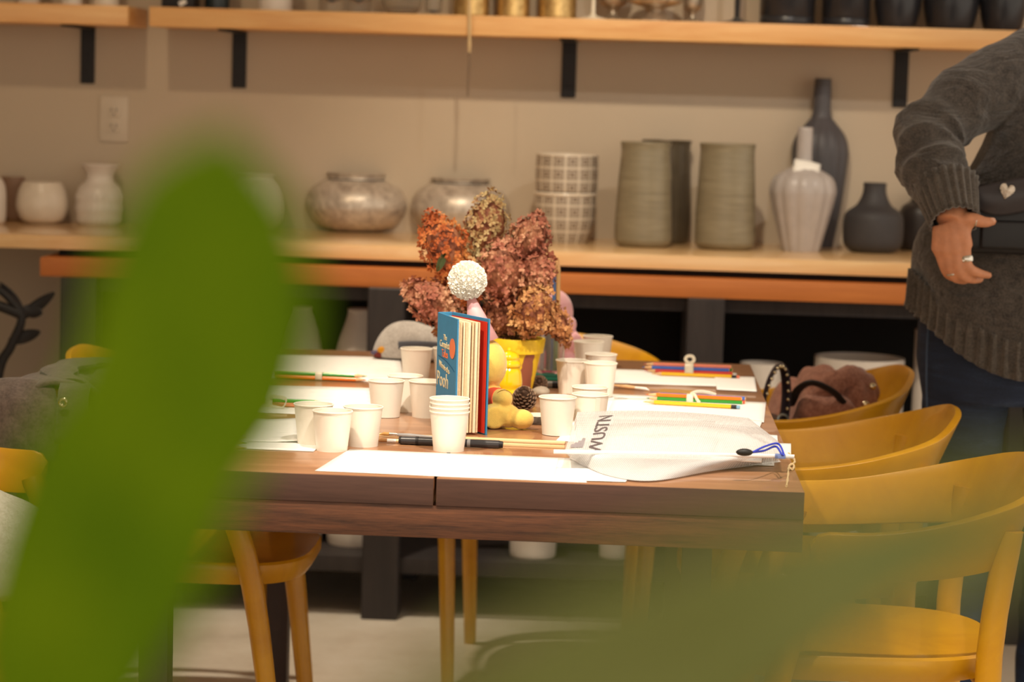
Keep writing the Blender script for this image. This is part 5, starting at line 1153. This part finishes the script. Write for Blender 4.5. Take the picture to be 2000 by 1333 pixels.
Wc = Wr.lerp(El, 0.10)
sl1 = sleeve([Sh+Vector((0.03, 0.01, 0.0)), Sh.lerp(El, 0.45)+Vector((-0.008, 0, 0.012)), El+Vector((-0.004, 0.0, 0.006)), El.lerp(Wr, 0.45)+Vector((-0.014, 0, 0)), Wr.lerp(El, 0.16)], [0.082, 0.074, 0.068, 0.066, 0.045], 0.15, 0.6)
sl2 = sleeve([Sl+Vector((-0.015, 0.005, 0.0)), Ll[0].lerp(Ll[1], 0.5), Ll[1], Ll[1].lerp(Ll[2], 0.5), Ll[2]], [0.082, 0.074, 0.066, 0.060, 0.044], 0.05, 2.0)
add('sweater', fused([torso(), sl1, sl2, ball(tuple(Sh+Vector((0.02, 0, -0.005))), (0.085, 0.085, 0.078)), ball(tuple(Sl+Vector((-0.015, 0, -0.008))), (0.08, 0.08, 0.075))], 0.005, 1, 'sweater'), M_knit, t, label='charcoal knit sweater')
def rib_cuff(A, Bq, r0, r1, name):
    pts = [tuple(A.lerp(Bq, k/8)) for k in range(9)]
    return add(name, tube(pts, [r0+(r1-r0)*k/8 + (0.0025 if k in (0, 8) else 0) for k in range(9)], 176, False, lambda a, k: 1+0.055*max(-0.55, math.sin(a*22))), M_ribk, t, solid=0.004)
rib_cuff(El.lerp(Wr, 0.62), Wr.lerp(El, -0.07), 0.058, 0.043, 'ribbed_cuff'); rib_cuff(Ll[1].lerp(Ll[2], 0.75), Ll[2]+Vector((0, 0, -0.02)), 0.050, 0.040, 'ribbed_cuff')
def hemband():
    V, Fc = [], []; m = 360; K = 6
    for k in range(K+1):
        for j in range(m):
            a = 2*PI*j/m; rr = (0.001+0.0035*(1-k/K))+0.005*max(-0.5, math.sin(a*58))+(0.002 if k == 0 else 0)
            rx, ry = 0.221, 0.165
            V.append(Vector(((rx+rr)*math.cos(a), (ry+rr)*math.sin(a)-0.02, hem(rx*math.cos(a)*0.98)-0.016+0.075*k/K)))
    for k in range(K):
        for j in range(m): Fc.append((k*m+j, k*m+(j+1) % m, (k+1)*m+(j+1) % m, (k+1)*m+j))
    return V, Fc
add('ribbed_hem', hemband(), M_ribk, t, solid=0.003)
def denim():
    m = Mat('dark_denim'); v = m.coord((1, 1, 1)); f = m.noise(v, 520, 2); g = m.noise(m.coord((3, 3, 14)), 2.0, 5, 0.6, 0.5)
    mx = m.n('ShaderNodeMath', operation='MULTIPLY_ADD'); m.l(f, mx.inputs[0]); mx.inputs[1].default_value = 0.35; q = m.n('ShaderNodeMath', operation='MULTIPLY'); m.l(g, q.inputs[0]); q.inputs[1].default_value = 0.7; m.l(q.outputs[0], mx.inputs[2])
    m.l(m.ramp(mx.outputs[0], [(0.35, S((22, 30, 46))), (0.58, S((36, 50, 76))), (0.75, S((66, 82, 108)))]), m.b.inputs['Base Color']); m.b.inputs['Roughness'].default_value = 0.85; m.bump(f, 0.4, 0.001); return m.m
M_den = denim()
jg = [ring_tube([(0, -0.01, 0.72, 0.188, 0.138), (0, -0.01, 0.80, 0.2035, 0.146), (0, -0.01, 0.88, 0.203, 0.145), (0, -0.01, 1.0, 0.185, 0.135)], 40)]
for sx, fy in ((-1, 0.0), (1, 0.03)):
    jg.append(tube(spline([(sx*0.100, -0.01, 0.84), (sx*0.103, -0.015+fy, 0.68), (sx*0.100, fy, 0.48), (sx*0.097, fy+0.01, 0.28), (sx*0.096, fy+0.02, 0.05)], 8), [0.101-0.036*min(1, i/16)-0.003*(i > 16)+0.002*math.sin(i*1.9) for i in range(33)], 28))
add('jeans', fused(jg, 0.006, 3, 'jeans'), M_den, t, label='dark blue jeans')
add('side_seam', tube(spline([(-0.187, -0.085, 0.95), (-0.192, -0.085, 0.84), (-0.188, -0.075, 0.74), (-0.177, -0.06, 0.62)], 6), [0.0022]*19, 8), plain('seam_denim', (62, 76, 98), 0.9), t)
for sx, fy in ((-1, 0.0), (1, 0.03)):
    add('shoe', fused([ball((sx*0.096, fy-0.055, 0.045), (0.048, 0.130, 0.042), 24, 14), ball((sx*0.096, fy+0.02, 0.07), (0.044, 0.05, 0.05)), box(sx*0.096-0.042, sx*0.096+0.042, fy-0.16, fy+0.06, 0.0, 0.022)], 0.006, 3, 'shoe'), M_blackl, t)
for A_, B_, nm in ((th[2], th[3], 'thumb'), ):
    add('nail', xf(ball((0, 0, 0), (0.0062, 0.0018, 0.0050), 14, 10), Matrix.Translation(B_+Vector((-0.001, -0.0062, 0.0030)))), plain('nail', (226, 176, 150), 0.3), t)
# rings
def ring(A, Bq, k, R, r, name, lab, wide=1.0):
    c = A.lerp(Bq, k); q = (Bq-A).to_track_quat('Z', 'Y').to_matrix().to_4x4(); q.translation = c
    g_ = torus(R, r, 30, 10); add(name, xf(([Vector((v.x, v.y, v.z*wide)) for v in g_[0]], g_[1]), q), M_ring, t, label=lab)
M_ring = plain('silver_ring', (214, 208, 198), 0.2, metal=1.0)
ring(th[1], th[2], 0.42, 0.0118, 0.0014, 'ring', 'thin silver thumb ring', 1.6)
I = [Hn(*a) for a in fing['index']]; ring(I[0], I[1], 0.60, 0.0122, 0.0020, 'ring', 'wide ribbed silver ring', 3.0)
R_ = [Hn(*a) for a in fing['ring']]; ring(R_[0], R_[1], 0.93, 0.0112, 0.0012, 'ring', 'fine silver ring', 1.5)

# ------------------------------------------------------------------ belt bag worn at the waist
yb = YB-0.208; A, Bq = PY(1884, 395, yb), PY(2110, 500, yb); c0 = Vector(((A.x+Bq.x)/2, yb, Bq.z)); t = thing('belt_bag', 'black leather belt bag with a silver heart worn across the sweater', 'bag', c0)
w, h = (Bq.x-A.x)/2, A.z-Bq.z
add('bag_body', tr(displace(rbox(-w, w, -0.005, 0.05, -0.002, h+0.006, 0.018, 4), 0.003, 15, 2), 0, 0, 0), M_blackl, t)
add('front_pocket', rbox(-w*0.72, w*0.9, -0.013, 0.0, 0.008, h*0.66, 0.006, 3), M_blackl, t)
hz = PY(1962, 372, yb).z-c0.z; hx = PY(1962, 372, yb).x-c0.x
def flapf(u, v):
    x = -w*0.86+2*w*0.92*u; top = h+0.055-0.0; k = 1-abs(2*u-1)**4
    return (x, -0.016-0.010*math.sin(PI*v)*k, h+0.056-0.002-v*(0.030+0.036*k)+(u-0.5)*0.05)
add('flap', grid(flapf, 30, 10), plain('soft_black_leather', (58, 53, 56), 0.38, var=0.1, vs=40), t, solid=0.006)
add('flap_piping', tube([tuple(Vector(flapf(i/40, 1.0))+Vector((0, -0.002, 0))) for i in range(41)], 0.0016, 8), M_blackl, t)
V, Fq = [], []; n = 40; hs = 0.0011
for ring_k, (sc, yy) in enumerate(((1.0, 0.0), (1.0, -0.003), (0.7, -0.0055), (0.02, -0.0065))):
    for i in range(n):
        a = 2*PI*i/n; x = 16*math.sin(a)**3; z = 13*math.cos(a)-5*math.cos(2*a)-2*math.cos(3*a)-math.cos(4*a)
        V.append(Vector((hx+hs*x*sc*0.82, -0.027+yy+0.0006*noise.noise(Vector((x, z, ring_k))), hz+hs*z*sc)))
for k in range(3):
    for i in range(n): Fq.append((k*n+i, k*n+(i+1) % n, (k+1)*n+(i+1) % n, (k+1)*n+i))
add('heart_stud', xf((V, Fq), Matrix.Translation((hx, 0, hz)) @ Matrix.Rotation(0.22, 4, 'Y') @ Matrix.Translation((-hx, 0, -hz))), plain('hammered_silver', (216, 204, 190), 0.22, metal=1.0, bump=1.0, bs=260, bd=0.003), t, label='hammered silver heart')
wc = px0-c0.x
def strapf(u, v):
    a = PI*1.02+u*PI*1.96*1.0; rx, ry = (0.262 if math.cos(a) < 0 else 0.200), 0.175
    x = wc+cx*0.35+rx*math.cos(a); y = (YB-yb)-0.02+ry*math.sin(a)
    return (x, y, h+0.020+0.045*math.cos(a)*1.0+(v-0.5)*0.042+0.02)
add('strap', grid(strapf, 60, 3), M_blackl, t, solid=0.004)

# ------------------------------------------------------------------ leafy house plant right in front of the lens
M_leaf = Mat('glossy_leaf'); v = M_leaf.coord(); f = M_leaf.noise(v, 30, 3)
M_leaf.l(M_leaf.ramp(f, [(0.3, S((88, 122, 0))), (0.7, S((116, 144, 2)))]), M_leaf.b.inputs['Base Color']); M_leaf.b.inputs['Roughness'].default_value = 0.6; M_leaf.b.inputs['Specular IOR Level'].default_value = 0.12

def thin_leaf(M_):
    tl = M_.n('ShaderNodeBsdfTranslucent'); mx = M_.n('ShaderNodeMixShader'); mx.inputs[0].default_value = 0.45
    src = M_.b.inputs['Base Color'].links[0].from_socket; M_.l(src, tl.inputs[0]); M_.l(M_.b.outputs[0], mx.inputs[1]); M_.l(tl.outputs[0], mx.inputs[2]); M_.l(mx.outputs[0], M_.N['Material Output'].inputs[0]); return M_.m
M_leaf = thin_leaf(M_leaf)
M_leaf2 = Mat('muted_leaf'); M_leaf2.l(M_leaf2.ramp(M_leaf2.noise(M_leaf2.coord(), 30, 3), [(0.3, S((112, 124, 56))), (0.7, S((138, 142, 78)))]), M_leaf2.b.inputs['Base Color']); M_leaf2 = thin_leaf(M_leaf2)
pot = Vector((-0.12, 0.53, 0.0))
st = thing('plant_stand', 'tall dark wooden plant stand in front of the room', 'plant stand', pot)
add('stand_top', lathe([(0.15, 0.80), (0.152, 0.803), (0.152, 0.822), (0.15, 0.825)], 40), M_tleg, st)
for k in range(4):
    a = PI/4+k*PI/2; add('leg', tube([(0.13*math.cos(a), 0.13*math.sin(a), 0), (0.10*math.cos(a), 0.10*math.sin(a), 0.80)], [0.012, 0.016], 12), M_tleg, st)
pl = thing('house_plant', 'blurred broad leaved green plant right before the camera', 'plant', pot+Vector((0, 0, 0.825)))
add('pot', lathe([(0.060, 0), (0.064, 0.004), (0.085, 0.15), (0.088, 0.15), (0.088, 0.165), (0.08, 0.165), (0.076, 0.13), (0.001, 0.13)], 40), plain('white_pot', (220, 214, 204), 0.4), pl)
add('soil', tr(displace(lathe([(0.077, 0), (0.001, 0.006)], 30), 0.003, 50), 0, 0, 0.128), plain('soil', (48, 34, 26), 0.95), pl)
po = pl.location
def blade(pts, y, mat, ny=4, cup_=0.12, tiltn=0.0):
    """pts: (px, py, half width px [, depth]) along the midrib from base to tip"""
    C = [PY(a[0], a[1], a[3] if len(a) > 3 else y) for a in pts]; s_ = [SCL(c) for c in C]
    cs = spline([tuple(c) for c in C], 6); ws = spline([(a[2]*k_, 0, 0) for a, k_ in zip(pts, s_)], 6); V, Fc = [], []; n = len(cs)
    for i in range(n):
        a_ = Vector(cs[max(i-1, 0)]); b_ = Vector(cs[min(i+1, n-1)]); T = (b_-a_).normalized(); N = T.cross(Vector((0, -1, 0.0))).normalized(); D = T.cross(N)
        for j in range(-ny, ny+1):
            k = j/ny; V.append(Vector(cs[i])+N*(ws[i][0]*k)+D*(-abs(k)**1.5*ws[i][0]*cup_)+Vector((0, tiltn*ws[i][0]*k, 0))-po)
    w_ = 2*ny+1
    for i in range(n-1):
        for j in range(2*ny): Fc.append((i*w_+j, i*w_+j+1, (i+1)*w_+j+1, (i+1)*w_+j))
    lf = add('leaf', (V, Fc), mat, pl, solid=0.0006)
    add('midrib', tube([tuple(Vector(c)-po) for c in cs], [0.0011*(1-0.8*i/n) for i in range(n)], 8), mat, lf)
    return Vector(cs[0])-po
def petiole(a, b, mid=None):
    b = Vector(b); a = Vector(a); m_ = (a+b)/2+Vector(mid or (0, 0, 0)); add('petiole', tube(spline([tuple(a), tuple(m_), tuple(b)], 6), [0.0032-0.0012*i/12 for i in range(13)], 10), M_leaf2, pl)
b1 = blade([(40, 1560, 20), (100, 1340, 165), (155, 1200, 200), (205, 1080, 215), (255, 950, 215), (315, 840, 205), (375, 730, 222), (402, 600, 222), (412, 460, 190), (425, 350, 135), (445, 255, 10)], 0.50, M_leaf)
petiole((-0.01, 0.0, 0.13), b1, (-0.01, 0, 0))
b2 = blade([(480, 1720, 20, 0.31), (740, 1590, 150, 0.30), (1010, 1450, 215, 0.29), (1290, 1300, 225, 0.285), (1560, 1165, 185, 0.28), (1800, 1065, 130, 0.28), (2020, 1000, 75, 0.28), (2180, 955, 8, 0.28)], 0.28, M_leaf2)
petiole((0.02, -0.02, 0.13), b2, (0.02, -0.02, 0.02))
for k, (a, L, lean) in enumerate(((1.2, 0.10, 0.05), (2.6, 0.09, 0.06), (3.6, 0.08, 0.06), (0.3, 0.09, 0.07))):   # lower leaves kept under the view
    d = Vector((math.cos(a), math.sin(a), 0)); base_ = d*0.04+Vector((0, 0, 0.20)); u = Vector((-d.y, d.x, 0))
    g_ = grid(lambda q, r: base_+d*(L*q)+Vector((0, 0, 0.05*q-0.09*q*q))+u*((r-0.5)*0.05*math.sin(PI*min(1, 0.05+q*0.95))), 12, 6)
    add('leaf', g_, M_leaf, pl, solid=0.0006); petiole((0, 0, 0.13), base_)
